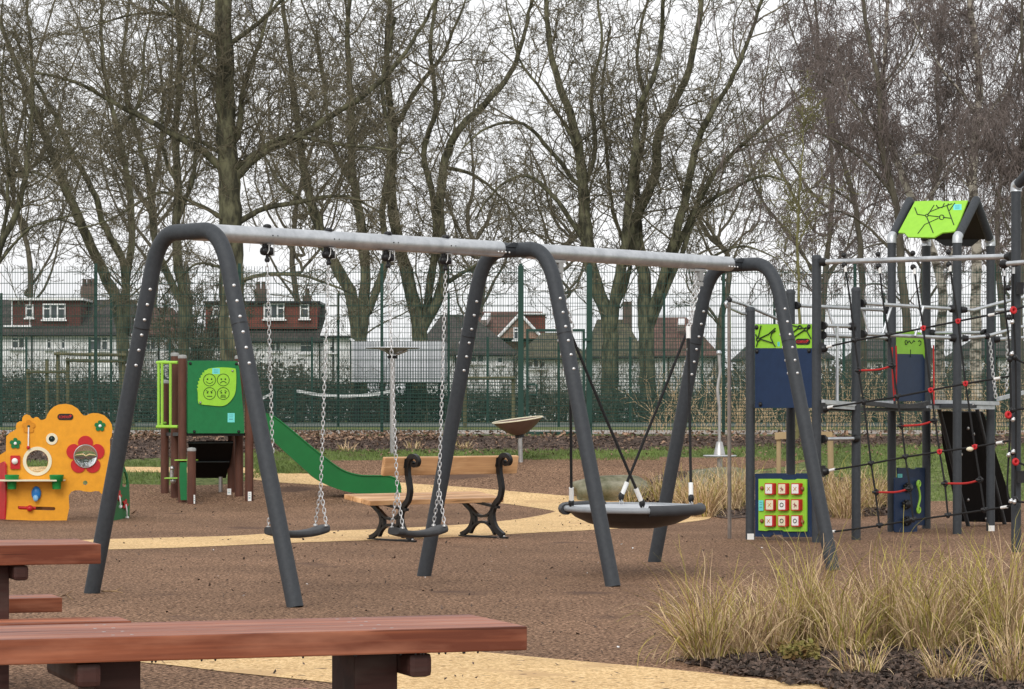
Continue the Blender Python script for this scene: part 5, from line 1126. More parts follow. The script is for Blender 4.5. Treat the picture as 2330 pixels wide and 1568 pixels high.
def np_mesh(name, V_, Fq, m, parent=None, loc=(0, 0, 0), smooth=True, **kw):
    me = bpy.data.meshes.new(name); V_ = (V_-np.array(loc)).astype(np.float32); k = Fq.shape[1]
    me.vertices.add(len(V_)); me.vertices.foreach_set('co', V_.ravel()); me.loops.add(Fq.size); me.loops.foreach_set('vertex_index', Fq.ravel().astype(np.int32))
    me.polygons.add(len(Fq)); me.polygons.foreach_set('loop_start', (np.arange(len(Fq))*k).astype(np.int32)); me.polygons.foreach_set('loop_total', np.full(len(Fq), k, np.int32))
    me.polygons.foreach_set('use_smooth', np.full(len(Fq), smooth)); me.update(calc_edges=True); me.materials.append(m)
    o = bpy.data.objects.new(name, me); SC.collection.objects.link(o)
    if parent is not None: o.parent = parent
    else: o.location = loc
    OFF[o.name] = Vector(loc); return props(o, **kw)
def cat(l):
    V_ = []; F_ = []; k = 0
    for a, b in l: V_.append(a); F_.append(b+k); k += len(a)
    return np.concatenate(V_), np.concatenate(F_)
def grow(p, d, ln, r0, seg, wig, trop, r1f=.45):
    N = len(p); pts = np.empty((N, seg+1, 3)); pts[:, 0] = p; d = d.copy(); st = (ln/seg)[:, None]; tv = np.array(trop)
    for i in range(seg):
        d = nrm(d+rng.normal(size=(N, 3))*wig+tv); pts[:, i+1] = pts[:, i]+d*st
    rad = r0[:, None]*np.linspace(1, r1f, seg+1)[None]; return pts, rad
def view(p, mx_=60, up=130):
    x = CX+F*p[:, 0]/p[:, 1]; y = HY-F*(p[:, 2]-CAMH)/p[:, 1]; return (x > -mx_) & (x < 2330+mx_) & (y > -up)
def kids(pts, rad, k, ang, lr, rr, rmin, t0=.15, jit=.35):
    N, K, _ = pts.shape; k = np.broadcast_to(k, (N,)); par = np.repeat(np.arange(N), k); n = len(par)
    t = t0+(1-t0)*rng.random(n)**.85*.999; f = t*(K-1); i = f.astype(int); fr = (f-i)[:, None]
    p = pts[par, i]*(1-fr)+pts[par, i+1]*fr; pd = nrm(pts[par, i+1]-pts[par, i]); r = rad[par, i]
    q = nrm(rng.normal(size=(n, 3))*np.array([1, .8, 1])); q = nrm(q-pd*(q*pd).sum(1, keepdims=True)); a = ang*(1+jit*rng.normal(size=n))
    d = nrm(pd*np.cos(a)[:, None]+q*np.sin(a)[:, None])
    pl_ = np.linalg.norm(pts[par, -1]-pts[par, 0], axis=1)
    ln = pl_*lr*rng.uniform(.5, 1.15, n)*(1.15-.5*t); rd_ = np.maximum(np.minimum(r*.8, r*rr), rmin)
    return p, d, ln, rd_
def tree(label, d, base, guides, n1=.040, l1=(120, 330), kinds='plane', dens=(7, 6, 2), spread=.9, group='bare trees beyond the fence', leaves=0, mtr='bark', mtw='twig', name='plane_tree', flare=True, tr_up=.05, fine=1.0):
    """guides: list of (points px, r0 px, r1 px). first guide is the trunk"""
    s = d/F; bz = gz(d); root = thing(name, label, 'tree', (float((base-CX)*s), d, bz), group); loc = OFF[root.name]
    tk = []; G_p = []; G_r = []; G_l = []
    for gi, (pts, r0, r1) in enumerate(guides):
        if gi == 0: trk = smooth_pts(pts, 8)
        else:                                # root the limb on the trunk's centre line
            q0 = min(trk, key=lambda t: (t[0]-pts[0][0])**2+(t[1]-pts[0][1]-8)**2)
            if math.hypot(q0[0]-pts[0][0], q0[1]-pts[0][1]) < 34: pts = [q0]+[p for p in pts if math.hypot(p[0]-q0[0], p[1]-q0[1]) > 6]
        pp = smooth_pts(pts, 5); n = len(pp); rs = np.linspace(r0, r1*.7, n)*s*(1.0 if r0 > 28 else .84)
        L_ = sum(math.hypot(pp[i+1][0]-pp[i][0], pp[i+1][1]-pp[i][1]) for i in range(n-1))
        lat = rng.uniform(-.35, .35) if gi else 0.0; P3 = []
        acc = 0
        for i, (x, y) in enumerate(pp):
            if i: acc += math.hypot(x-pp[i-1][0], y-pp[i-1][1])
            dd_ = d+lat*acc*s+(0.02*math.sin(i*.9+gi)*acc*s if gi else 0)
            jx = (rng.normal()*.8+math.sin(i*1.7+gi*2)*1.0)*(1 if i else 0)*min(1, r0/8+.3)
            q = P(x+jx, y, dd_); P3.append((q.x, q.y, q.z))
        P3 = np.array(P3); 
        if gi == 0: P3[0, 2] = min(P3[0, 2], bz-.05)
        if gi == 0 and flare: rs[0] *= 1.35; rs[1] *= 1.12
        rs = rs*(1+.05*np.sin(np.arange(n)*2.1+gi)); V_, F_ = tubes(P3[None], rs[None], 10); tk.append((V_, F_))
        m = max(2, int(L_*n1*.82)); 
        lo_ = .14 if gi else .45
        tt = rng.uniform(lo_, 1, m)*(n-1.001); i = tt.astype(int); fr = (tt-i)[:, None]; G_p.append(P3[i]*(1-fr)+P3[i+1]*fr)
        pd = nrm(P3[i+1]-P3[i]); q = nrm(rng.normal(size=(m, 3))*np.array([1, .7, .9])); q = nrm(q-pd*(q*pd).sum(1, keepdims=True)); a = rng.uniform(.5, 1.15, m)
        G_r.append((nrm(pd*np.cos(a)[:, None]+q*np.sin(a)[:, None]), np.minimum(rs[i]*.5, rng.uniform(1.0, 2.5, m)*s)))
        G_l.append(rng.uniform(l1[0], l1[1], m)*s*(1.2-.5*tt/(n-1)))
    np_mesh('trunk', *cat(tk), M[mtr], root, loc)
    p = np.concatenate(G_p); dr = np.concatenate([g[0] for g in G_r]); r = np.concatenate([g[1] for g in G_r]); ln = np.concatenate(G_l)
    dr[:, 2] += .25; dr = nrm(dr)
    parts = []
    birch = kinds == 'birch'
    A_, Ra = grow(p, dr, ln, r, 8, .22, (0, 0, tr_up), .35); parts.append(tubes(A_, Ra, 4))
    p, dr, ln, r = kids(A_, Ra, dens[0], .75, .62, .5, .85*s*fine, jit=.3, t0=.25); k = view(p); p, dr, ln, r = p[k], dr[k], ln[k], r[k]
    B_, Rb = grow(p, dr, ln, r, 7, .25, (0, 0, -.02 if not birch else -.10), .45); parts.append(tubes(B_, Rb, 3))
    p, dr, ln, r = kids(B_, Rb, dens[1], .75, .62, .65, .68*s*fine, jit=.4); k = view(p); p, dr, ln, r = p[k], dr[k], ln[k], r[k]
    if birch: ln = ln*1.5
    C3, Rc = grow(p, dr, ln, r, 5, .27 if not birch else .16, (0, 0, -.0 if not birch else -.42), .6); parts.append(tubes(C3, Rc, 3))
    p, dr, ln, r = kids(C3, Rc, dens[2], .8, .65, .8, .58*s*fine, jit=.4); k = view(p); p, dr, ln, r = p[k], dr[k], ln[k], r[k]
    if birch: ln = ln*1.1
    D3, Rd = grow(p, dr, np.maximum(ln, 9*s), r, 3, .28 if not birch else .14, (0, 0, .03 if not birch else -.5), .7); parts.append(tubes(D3, Rd, 3))
    cr_ = np_mesh('crown', *cat(parts), M[mtw], root, loc)
    if leaves:
        e = C3[rng.integers(0, len(C3), leaves), rng.integers(1, 6, leaves)]+rng.normal(size=(leaves, 3))*.02; a1 = nrm(rng.normal(size=(leaves, 3))); a2 = nrm(np.cross(a1, rng.normal(size=(leaves, 3)))); sz = rng.uniform(1.3, 2.8, leaves)[:, None]*s
        V_ = np.stack([e-a1*sz, e+a2*sz*.5-a1*sz*.1, e+a1*sz, e-a2*sz*.6+a1*sz*.2], 1).reshape(-1, 3)
        np_mesh('dead_leaves', V_, np.arange(leaves*4).reshape(-1, 4), M['deadleaf'], root, loc, False, kind='stuff')
    return root
tree('thick straight trunked bare plane tree behind the left swing arch, its limbs spreading widest', 58, 530, [
    ([(534, 985), (530, 800), (527, 640), (524, 500), (521, 400), (515, 300), (512, 150), (505, -60), (500, -260)], 33, 24),
    ([(520, 405), (470, 350), (400, 310), (340, 275), (270, 240), (200, 200), (150, 180), (80, 165)], 12, 4),
    ([(535, 405), (600, 345), (680, 310), (750, 265), (830, 215), (900, 150), (960, 60), (1000, -20)], 13, 5),
    ([(533, 385), (620, 322), (680, 312), (780, 330), (850, 335), (930, 350)], 8, 3),
    ([(545, 505), (600, 475), (680, 460), (740, 448), (800, 450), (860, 480)], 10, 3.5),
    ([(520, 505), (460, 470), (400, 445), (350, 442), (250, 500), (180, 520)], 7, 3),
    ([(505, 350), (450, 320), (400, 310), (350, 335), (290, 350), (240, 380)], 6, 2.5),
    ([(500, 90), (430, 50), (370, 10), (330, -30)], 9, 4), ([(440, 60), (380, 32), (310, 32), (240, 50), (180, 70)], 5, 2.5),
    ([(530, 95), (590, 50), (640, 0), (680, -60)], 9, 4), ([(540, 310), (555, 200), (590, 100), (630, -30)], 11, 5),
    ([(545, 640), (600, 625), (680, 626), (730, 640), (800, 668), (840, 700)], 7, 2.5), ([(505, 610), (450, 600), (400, 640), (360, 690)], 5, 2.5), ([(515, 200), (460, 150), (420, 90), (390, 0)], 6, 3)],
     n1=.046, leaves=4200, flare=False, dens=(6, 5, 2))
tree('leaning bare plane tree with two long stems slanting to the upper left corner', 70, 285, [
    ([(288, 975), (285, 850), (270, 700), (235, 620), (190, 520), (150, 430), (110, 330), (70, 230), (20, 100), (-30, -20)], 20, 7),
    ([(288, 740), (280, 600), (240, 520), (210, 430), (160, 340), (120, 250), (60, 150), (30, 60)], 13, 5),
    ([(280, 680), (300, 540), (290, 400), (270, 300), (240, 180), (230, 60), (240, -60)], 12, 5), ([(150, 430), (100, 400), (50, 390), (0, 400)], 5, 2.5), ([(270, 300), (320, 220), (330, 100), (350, 0)], 6, 3), ([(190, 520), (130, 500), (60, 520), (0, 560)], 4, 2)],
     n1=.034, leaves=2200, dens=(6, 5, 1))
tree('slender upright bare plane tree between the left leaning tree and the thick trunk', 75, 415, [
    ([(418, 965), (415, 850), (420, 700), (402, 560), (405, 420), (400, 300), (410, 150), (400, -60)], 18, 8),
    ([(418, 700), (355, 560), (340, 420), (310, 300), (280, 150), (300, -40)], 11, 5), ([(404, 500), (440, 400), (450, 280), (440, 150), (460, 0)], 8, 4), ([(404, 420), (370, 340), (370, 200), (350, 80)], 6, 3)], n1=.034, leaves=1900, dens=(6, 5, 1))
tree('bare tree leaning in from the left edge of the view', 66, -20, [
    ([(-30, 972), (-30, 700), (0, 560), (40, 480), (60, 380), (75, 200), (60, 0)], 14, 5), ([(-10, 610), (60, 525), (120, 502), (200, 480)], 5, 2.5), ([(10, 545), (20, 400), (0, 250), (10, 100)], 6, 3)], n1=.036, leaves=900, dens=(6, 6, 2))
tree('many stemmed bare shrub tree fanning up behind the smiley panel tower', 104, 445, [
    ([(445, 955), (442, 860), (436, 760), (430, 660), (425, 600)], 9, 3)]+[([(445, 860+rng.uniform(-8, 8)), (445+a*.35, 800), (445+a*.8, 740-abs(a)*.1), (445+a*1.25, 680-rng.uniform(0, 60))], 4, 1.5) for a in (-120, -90, -65, -40, -20, 0, 20, 40, 60, 85, 110)], n1=.05, l1=(40, 120), dens=(6, 5, 1), mtr='bark_dark', name='shrub_tree', flare=False)
tree('forked bare plane tree behind the court, left of the ribbed shed', 110, 820, [
    ([(822, 958), (820, 900), (817, 780), (805, 700), (790, 650), (740, 560), (700, 430), (680, 300), (660, 150), (640, -40)], 26, 7),
    ([(820, 780), (832, 640), (820, 500), (800, 380), (800, 250), (790, 100), (800, -60)], 18, 7), ([(830, 720), (878, 600), (870, 480), (890, 330), (870, 200), (900, 40)], 13, 6), ([(740, 560), (720, 480), (640, 420), (590, 330)], 7, 3), ([(805, 420), (760, 340), (740, 220), (720, 90)], 8, 3.5)], n1=.036, leaves=3200, dens=(6, 5, 1))
tree('forked bare plane tree rising behind the ribbed white shed', 111, 950, [
    ([(952, 958), (952, 880), (955, 760), (930, 640), (900, 520), (890, 420), (895, 300), (880, 150), (890, -40)], 26, 8),
    ([(960, 750), (1010, 640), (1000, 500), (1010, 380), (1040, 300), (1100, 240), (1160, 170), (1190, 90), (1210, 0)], 18, 6), ([(965, 730), (985, 600), (990, 480), (965, 350), (990, 250), (980, 100), (1000, -40)], 13, 6),
    ([(1012, 645), (1080, 605), (1150, 560)], 7, 3), ([(1010, 380), (1080, 400), (1150, 460), (1200, 540)], 6, 2.5), ([(895, 300), (950, 200), (1010, 120), (1060, 0)], 8, 4)], n1=.038, leaves=3800, dens=(6, 5, 1))
tree('left one of the twin bare plane trees behind the court, between the right swing arches', 105, 1385, [
    ([(1385, 958), (1386, 900), (1388, 800), (1383, 720), (1350, 630), (1332, 500), (1325, 400), (1310, 300), (1275, 200), (1250, 100), (1240, -40)], 27, 8),
    ([(1388, 760), (1408, 640), (1425, 540), (1432, 450), (1445, 350), (1455, 250), (1500, 130), (1510, -40)], 18, 7), ([(1335, 560), (1270, 460), (1200, 400), (1130, 430), (1080, 500)], 9, 3), ([(1315, 420), (1250, 340), (1190, 282), (1110, 290), (1050, 340)], 8, 3), ([(1318, 400), (1300, 310), (1220, 190), (1180, 130), (1150, 0)], 7, 3), ([(1385, 720), (1420, 660), (1430, 590), (1395, 480), (1380, 350), (1370, 200), (1390, 60)], 8, 4), ([(1325, 440), (1355, 340), (1345, 220), (1370, 90), (1350, -40)], 8, 4)], n1=.034, leaves=1000, dens=(6, 5, 1))
tree('right one of the twin bare plane trees behind the court, leaning limbs reaching right', 105, 1475, [
    ([(1477, 958), (1475, 900), (1472, 800), (1467, 700), (1465, 620), (1440, 520), (1490, 400), (1500, 300), (1560, 180), (1590, 50), (1600, -50)], 25, 8),
    ([(1480, 720), (1530, 560), (1560, 450), (1580, 350), (1610, 270), (1660, 190), (1700, 100), (1740, -20)], 15, 6), ([(1482, 740), (1550, 580), (1590, 480), (1660, 432), (1740, 400), (1800, 420)], 10, 3.5), ([(1500, 660), (1570, 500), (1630, 390), (1700, 320), (1780, 250), (1850, 200)], 9, 4), ([(1472, 640), (1455, 520), (1450, 400), (1470, 260), (1450, 120), (1480, -20)], 10, 5), ([(1510, 600), (1600, 590), (1690, 560), (1770, 590)], 5, 2.5)], n1=.034, leaves=700, dens=(6, 5, 1))
bg_ = dict(kinds='birch', mtw='twig_purple', name='birch_tree', group='bare birches on the right')
tree('dark stemmed bare birch rising left of the little lime roof', 62, 2065, [
    ([(2070, 980), (2068, 850), (2065, 750), (2050, 600), (2040, 470), (2005, 330), (2000, 200), (1970, 50), (1960, -60)], 15, 6),
    ([(2055, 600), (2000, 540), (1950, 500), (1900, 480), (1850, 500)], 5, 2), ([(2035, 450), (1980, 380), (1900, 320), (1830, 300), (1760, 330)], 5, 2), ([(2010, 330), (1940, 230), (1860, 170), (1790, 160)], 4, 2), ([(2060, 700), (2010, 650), (1960, 650)], 4, 2), ([(2000, 200), (2060, 130), (2100, 40)], 4, 2)], mtr='bark_dark', n1=.042, l1=(90, 260), dens=(5, 5, 2), **bg_)
tree('pale barked birch leaning left behind the little lime roof', 66, 2145, [
    ([(2142, 975), (2138, 800), (2142, 644), (2085, 480), (2048, 387), (2018, 300), (2008, 200), (2015, 100), (2022, -60)], 15, 6),
    ([(2085, 480), (2150, 400), (2200, 330), (2230, 250)], 5, 2), ([(2030, 340), (1960, 270), (1920, 180), (1900, 60)], 4, 2), ([(2012, 200), (2080, 120), (2120, 20)], 4, 2), ([(2138, 620), (2180, 540), (2190, 440)], 5, 2)], mtr='birch', n1=.042, l1=(90, 260), dens=(5, 5, 2), **bg_)
tree('pale upright birch with the thickest white trunk at the right', 64, 2222, [
    ([(2226, 980), (2222, 850), (2220, 700), (2222, 500), (2213, 424), (2224, 258), (2228, 166), (2205, 0), (2200, -80)], 17, 10),
    ([(2218, 560), (2270, 480), (2330, 420)], 5, 2), ([(2222, 300), (2290, 200), (2340, 120)], 5, 2), ([(2225, 260), (2160, 180), (2100, 90), (2060, 0)], 5, 2), ([(2215, 440), (2160, 380), (2100, 350), (2050, 370)], 4, 2), ([(2222, 160), (2270, 60), (2300, -40)], 5, 2)], mtr='birch', n1=.042, l1=(90, 260), dens=(5, 5, 2), **bg_)
tree('dark slim bare birch between the plane trees and the lime roof', 72, 1965, [
    ([(1966, 975), (1965, 850), (1962, 700), (1959, 578), (1944, 461), (1907, 332), (1880, 220), (1867, 147), (1850, -60)], 11, 5),
    ([(1945, 465), (1890, 430), (1840, 430), (1790, 470)], 4, 2), ([(1910, 340), (1850, 280), (1800, 200), (1760, 120)], 4, 2), ([(1890, 260), (1930, 160), (1940, 60)], 4, 2), ([(1880, 220), (1820, 120), (1780, 0)], 4, 2)], mtr='bark_dark', n1=.042, l1=(90, 260), dens=(5, 5, 2), **bg_)
tree('bare birch stem at the right edge of the view', 60, 2320, [
    ([(2330, 985), (2325, 850), (2322, 700), (2330, 520), (2322, 400), (2335, 250), (2325, 100), (2330, -60)], 9, 5), ([(2325, 600), (2280, 480), (2250, 380)], 4, 2), ([(2330, 450), (2290, 330), (2270, 200)], 4, 2)], mtr='bark_dark', n1=.06, l1=(90, 220), dens=(7, 6, 2), **bg_)
tree('dark twiggy bare tree behind the birches, nearest to the frame posts', 80, 2110, [
    ([(2110, 970), (2112, 800), (2100, 650), (2110, 500), (2140, 350), (2130, 200), (2150, 0)], 10, 5), ([(2105, 620), (2050, 560), (1980, 560), (1920, 600)], 5, 2), ([(2100, 700), (2160, 620), (2240, 570), (2310, 560)], 5, 2), ([(2130, 400), (2190, 340), (2260, 330), (2320, 350)], 4, 2), ([(2110, 500), (2060, 440), (2000, 430)], 4, 2)], mtr='bark_dark', n1=.05, l1=(80, 200), dens=(7, 7, 2), group='bare birches on the right', mtw='twig_purple', name='bare_tree')
tree('slender yellowish young birch behind the staked sapling guard', 50.8, 1815, [
    ([(1812, 1006), (1815, 850), (1818, 700), (1814, 520), (1822, 400), (1828, 300), (1826, 240)], 5.5, 1.5), ([(1816, 640), (1780, 590), (1740, 560)], 2, 1), ([(1816, 560), (1850, 480), (1880, 440)], 2, 1), ([(1820, 480), (1790, 420), (1770, 360)], 2, 1)], kinds='plane', mtr='sapling', mtw='sapling', n1=.05, l1=(50, 120), dens=(4, 3, 1), name='young_birch', group='bare birches on the right', flare=False)
# distant plain trees filling the skyline
lbs = ['bare tree far behind the roofs at the left edge', 'bare tree far behind the first dormer house', 'bare tree far behind the narrow white gable', 'tall bare tree far behind the grey hipped roof', 'bare tree far behind the mossy roofs', 'bare tree far behind the reddish brown roof', 'bare tree far behind the blue tower panel', 'bare tree far behind the birches']
for i, x in enumerate((60, 350, 690, 1080, 1290, 1640, 1860, 2290)):
    r = lambda a: float(rng.uniform(-a, a)); c = x; bir = x > 1800
    sh_ = 380 if x in (1290, 1640) else (300 if x == 1080 else 0)
    gs = [([(c, 950), (c+r(10), 780), (c+r(25), 600), (c+r(40), 420+sh_*.3), (c+r(60), 200+sh_*.7), (c+r(80), -20+sh_)], 11, 3)]
    for k in range(7):
        y0 = rng.uniform(350, 720) if not sh_ else rng.uniform(520, 760); sg = 1 if k % 2 else -1; L_ = rng.uniform(.7, 1.1)*(.6 if sh_ else 1)
        gs.append(([(c+r(8), y0), (c+sg*60*L_, y0-90*L_), (c+sg*(110+r(30))*L_, y0-(230+r(60))*L_), (c+sg*(150+r(50))*L_, y0-(400+r(80))*L_)], 5, 2))
    tree(lbs[i], 164+i*2.3, c, gs, n1=.026, l1=(80, 200), dens=(5, 5, 1), leaves=300 if not bir else 0, kinds='birch' if bir else 'plane', mtw='twig_purple' if bir else 'twig', mtr='bark_dark', group='distant bare trees behind the court', name='bare_tree')
# ================================================================== hedges and undergrowth (leaf clumps)
def leafmass(name, label, m, boxes, n, sz, cat_=None, kind=None, twigs=0):
    c = []; w_ = np.array([(b[1]-b[0])*(b[5]-b[4]) for b in boxes]); pick = rng.choice(len(boxes), n, p=w_/w_.sum()); B_ = np.array(boxes)[pick]
    p = np.stack([B_[:, 0]+(B_[:, 1]-B_[:, 0])*rng.random(n), B_[:, 2]+(B_[:, 3]-B_[:, 2])*rng.random(n), B_[:, 4]+(B_[:, 5]-B_[:, 4])*rng.random(n)**.8], 1)
    top = .9+.06*np.sin(p[:, 0]*.9)*np.sin(p[:, 0]*.37+1)+.05*np.sin(p[:, 0]*3.1)+.10*rng.normal(size=n)**2*.5; p[:, 2] = B_[:, 4]+(p[:, 2]-B_[:, 4])*top
    a1 = nrm(rng.normal(size=(n, 3))); a2 = nrm(np.cross(a1, rng.normal(size=(n, 3)))); s_ = rng.uniform(.5, 1.3, n)[:, None]*sz
    V_ = np.stack([p-a1*s_, p+a2*s_*.6, p+a1*s_, p-a2*s_*.6], 1).reshape(-1, 3); Fq = np.arange(n*4).reshape(-1, 4)
    loc = (float(B_[:, 0].mean()), float(B_[:, 2].mean()), float(B_[:, 4].min()))
    return np_mesh(name, V_, Fq, m, None, loc, False, label=label, cat=cat_, kind=kind)
X_ = lambda x, d: (x-CX)*d/F
leafmass('hedge', 'long dark bramble hedge along the back of the court below the houses', M['hedge'], [(X_(-200, 106), X_(795, 106), 104, 107.5, 1.1, 2.75), (X_(795, 106), X_(1700, 106), 104, 107.5, 1.1, 2.2), (X_(1700, 106), X_(2500, 106), 104, 107.5, 1.1, 2.7)], 52000, .085, 'hedge', 'stuff')
leafmass('hedge', 'dense ivy and bramble thicket behind the court at the right', M['hedge'], [(X_(1620, 109), X_(2400, 109), 108, 111, 1.1, 3.3), (X_(560, 112), X_(690, 112), 111, 113, 1.1, 3.4)], 8000, .10, 'hedge', 'stuff')
bt = []
for i in range(1500):
    x = rng.uniform(-50, 2400); d = rng.uniform(103, 108); p = np.array([[X_(x, d), d, 1.1]]); bt.append(p)
p = np.concatenate(bt); q = np.tile([[0, 0, 1.0]], (len(p), 1))+rng.normal(size=(len(p), 3))*.25; a_, r_ = grow(p, nrm(q), rng.uniform(1.2, 3.2, len(p)), np.full(len(p), .012), 5, .16, (0, 0, -.03), .5)
b1_, rb_ = grow(*kids(a_, r_, 4, .7, .5, .8, .008), 3, .2, (0, 0, 0)); np_mesh('scrub', *cat([tubes(a_, r_, 3), tubes(b1_, rb_, 3)]), M['twig'], None, (0, 105, 1.1), kind='stuff')
# scrubby stems between the fences on the right
p = np.stack([X_(rng.uniform(1480, 2350, 260), 54.5), rng.uniform(53.2, 56, 260), np.full(260, 1.04)], 1); q = nrm(np.tile([[0, 0, 1.0]], (260, 1))+rng.normal(size=(260, 3))*.3); a_, r_ = grow(p, q, rng.uniform(.3, 1.5, 260), np.full(260, .006), 5, .18, (0, 0, -.03), .5)
b1_, rb_ = grow(*kids(a_, r_, 4, .7, .5, .8, .004), 3, .2, (0, 0, 0)); np_mesh('scrub', *cat([tubes(a_, r_, 3), tubes(b1_, rb_, 3)]), M['straw'], None, (0, 54, 1.04), kind='stuff')
# ================================================================== grasses
def blades(p, d, ln, w0, seg, wig, droop):   # ribbons; p base, d direction
    N = len(p); pts = np.empty((N, seg+1, 3)); pts[:, 0] = p; st = (ln/seg)[:, None]; dr = d.copy()
    for i in range(seg):
        dr = nrm(dr+rng.normal(size=(N, 3))*wig+np.array([0, 0, -droop*(i/seg)**1.3*2])); pts[:, i+1] = pts[:, i]+dr*st
    a = rng.uniform(0, np.pi, N); sd = np.stack([np.cos(a), np.sin(a)*.6, np.zeros(N)], 1)
    wd = w0[:, None]*np.array([1]+[1-.75*(i/seg)**1.6 for i in range(1, seg+1)])[None]
    V_ = np.stack([pts-sd[:, None]*wd[:, :, None], pts+sd[:, None]*wd[:, :, None]], 2); K = seg+1
    idx = np.arange(N*K*2).reshape(N, K, 2); Fq = np.stack([idx[:, :-1, 0], idx[:, :-1, 1], idx[:, 1:, 1], idx[:, 1:, 0]], -1).reshape(-1, 4)
    return V_.reshape(-1, 3), Fq
def clump(px, py, h, n, spread, label, green=.35, lean=0, w0=.0030, d=None, group='dry ornamental grass clumps in the front bed', rad=.10):
    b = G(px, py) if d is None else gp(px, d); root = thing('grass_clump', label, 'grass clump', b, group)
    for m, k, hh_ in (('tan', int(n*.30), .92), ('straw', int(n*.36*(1.2-green)), 1.0), ('straw_green', int(n*green*.75), 1.12)):
        a = rng.uniform(0, 2*np.pi, k); r_ = rad*np.sqrt(rng.random(k)); p = np.stack([b.x+r_*np.cos(a), b.y+r_*np.sin(a), np.full(k, b.z)], 1)
        q = np.stack([np.cos(a)*r_/rad*spread*1.0+lean+rng.normal(size=k)*spread*.45, np.sin(a)*r_/rad*spread+rng.normal(size=k)*spread*.45, np.ones(k)], 1)
        ln = h*rng.uniform(.4, 1.35, k)*(hh_)
        V1, F1 = blades(p, nrm(q*np.array([1, 1, 1])), ln, np.full(k, w0)*rng.uniform(.6, 1.5, k), 10, .11, .16)
        k2 = k//4; V2, F2 = blades(p[:k2], nrm(q[:k2]+rng.normal(size=(k2, 3))*.4), ln[:k2]*.95, np.full(k2, w0*.9), 10, .18, .5)
        np_mesh({'tan': 'stems', 'straw': 'dry_blades', 'straw_green': 'green_blades'}[m], *cat([(V1, F1), (V2, F2)]), M[m], root, tuple(b), True)
FC = [(1605, 1508, .62, 620, .42, 'dry grass clump leaning left over the rubber surface, leftmost in the front bed', .45, -.30),
      (1680, 1497, .50, 420, .40, 'short straw coloured grass clump second from the left in the front bed', .2, -.05),
      (1752, 1487, .55, 420, .36, 'wispy straw coloured clump in front of the noughts and crosses board', .25, .0),
      (1838, 1479, .68, 620, .30, 'upright green tinged grass clump in front of the right swing foot', .6, .02),
      (1925, 1490, .54, 460, .38, 'fountain shaped grass clump just right of the upright green tinged one', .4, .05),
      (2010, 1478, .70, 620, .34, 'tall grass clump in the middle of the right side bed', .5, .0),
      (2110, 1488, .60, 560, .38, 'arching grass clump below the climbing net', .45, .05),
      (2200, 1475, .66, 600, .38, 'bushy yellow green grass clump second from the right edge', .5, .0),
      (2300, 1482, .72, 700, .36, 'tall yellow green grass clump at the right edge of the view', .5, .0),
      (2155, 1555, .34, 260, .55, 'low flattened grass clump at the bottom of the front bed', .2, .05),
      (2310, 1560, .50, 320, .45, 'sparse dry grass clump in the bottom right corner', .3, .05),
      (1960, 1540, .30, 160, .6, 'small trailing tuft near the sand path edge', .25, -.1)]
for a in FC: clump(a[0], a[1], a[2]*.84, int(a[3]*.72), a[4], a[5], a[6]*.75, *a[7:])
MC = [(1505, 42.2, .42, 300, 'dry grass tuft right of the mossy boulder', .3, 0), (1440, 42.1, .3, 160, 'wispy grass tuft in front of the mossy boulder', .4, 0), (1560, 40.8, .5, 420, 'straw grass clump right behind the far swing leg', .2, .1), (1600, 38.6, .55, 480, 'straw grass clump in front of the pale boulder', .15, .05), (1655, 40.2, .56, 480, 'straw grass clump left of the fireman pole', .2, 0), (1690, 41.6, .62, 460, 'tall straw grass clump behind the fireman pole', .2, .05), (1790, 41.0, .5, 300, 'straw grass seen under the blue tower panel', .2, 0),
      (1880, 39.6, .62, 460, 'straw grass clump at the foot of the pale timber stake', .2, 0), (1925, 38.3, .6, 460, 'straw grass clump right of the pale timber stake', .25, 0), (1975, 40.5, .58, 400, 'straw grass clump behind the lower left of the rope net', .25, 0), (2018, 41.2, .55, 300, 'straw grass clump left of the lower blue climbing panel', .3, 0), (1735, 40.5, .45, 260, 'straw grass behind the noughts and crosses board', .2, 0)]
for x, d, h, n, lb, gr, ln_ in MC: clump(x, 0, h, n, .42, lb, gr, ln_, .0045, d, 'dry ornamental grass clumps in the middle bed', .16)
for x, d, lb in ((790, 48.6, 'small dry tuft in the mulch left of the first spinner pole'), (942, 49, 'small dry tuft in the mulch beside the bench back'), (1060, 49, 'small dry tuft in the mulch below the dish spinner'), (1030, 49.3, 'pale dry tuft in the mulch behind the swing leg')): clump(x, 0, .2, 50, .6, lb, .2, 0, .005, d, 'small dry tufts in the mulch strip', .15)
# weeds, low evergreen
wd = leafmass('low_plant', 'small rusty green leafed plant on the mulch beside the first grass clumps', mat('rusty_leaf', (.20, .19, .05), (.16, .08, .03), 6, .8), [(G(1775, 1505).x, G(1860, 1505).x, 15.9, 16.4, .0, .10)], 900, .018, 'plant')
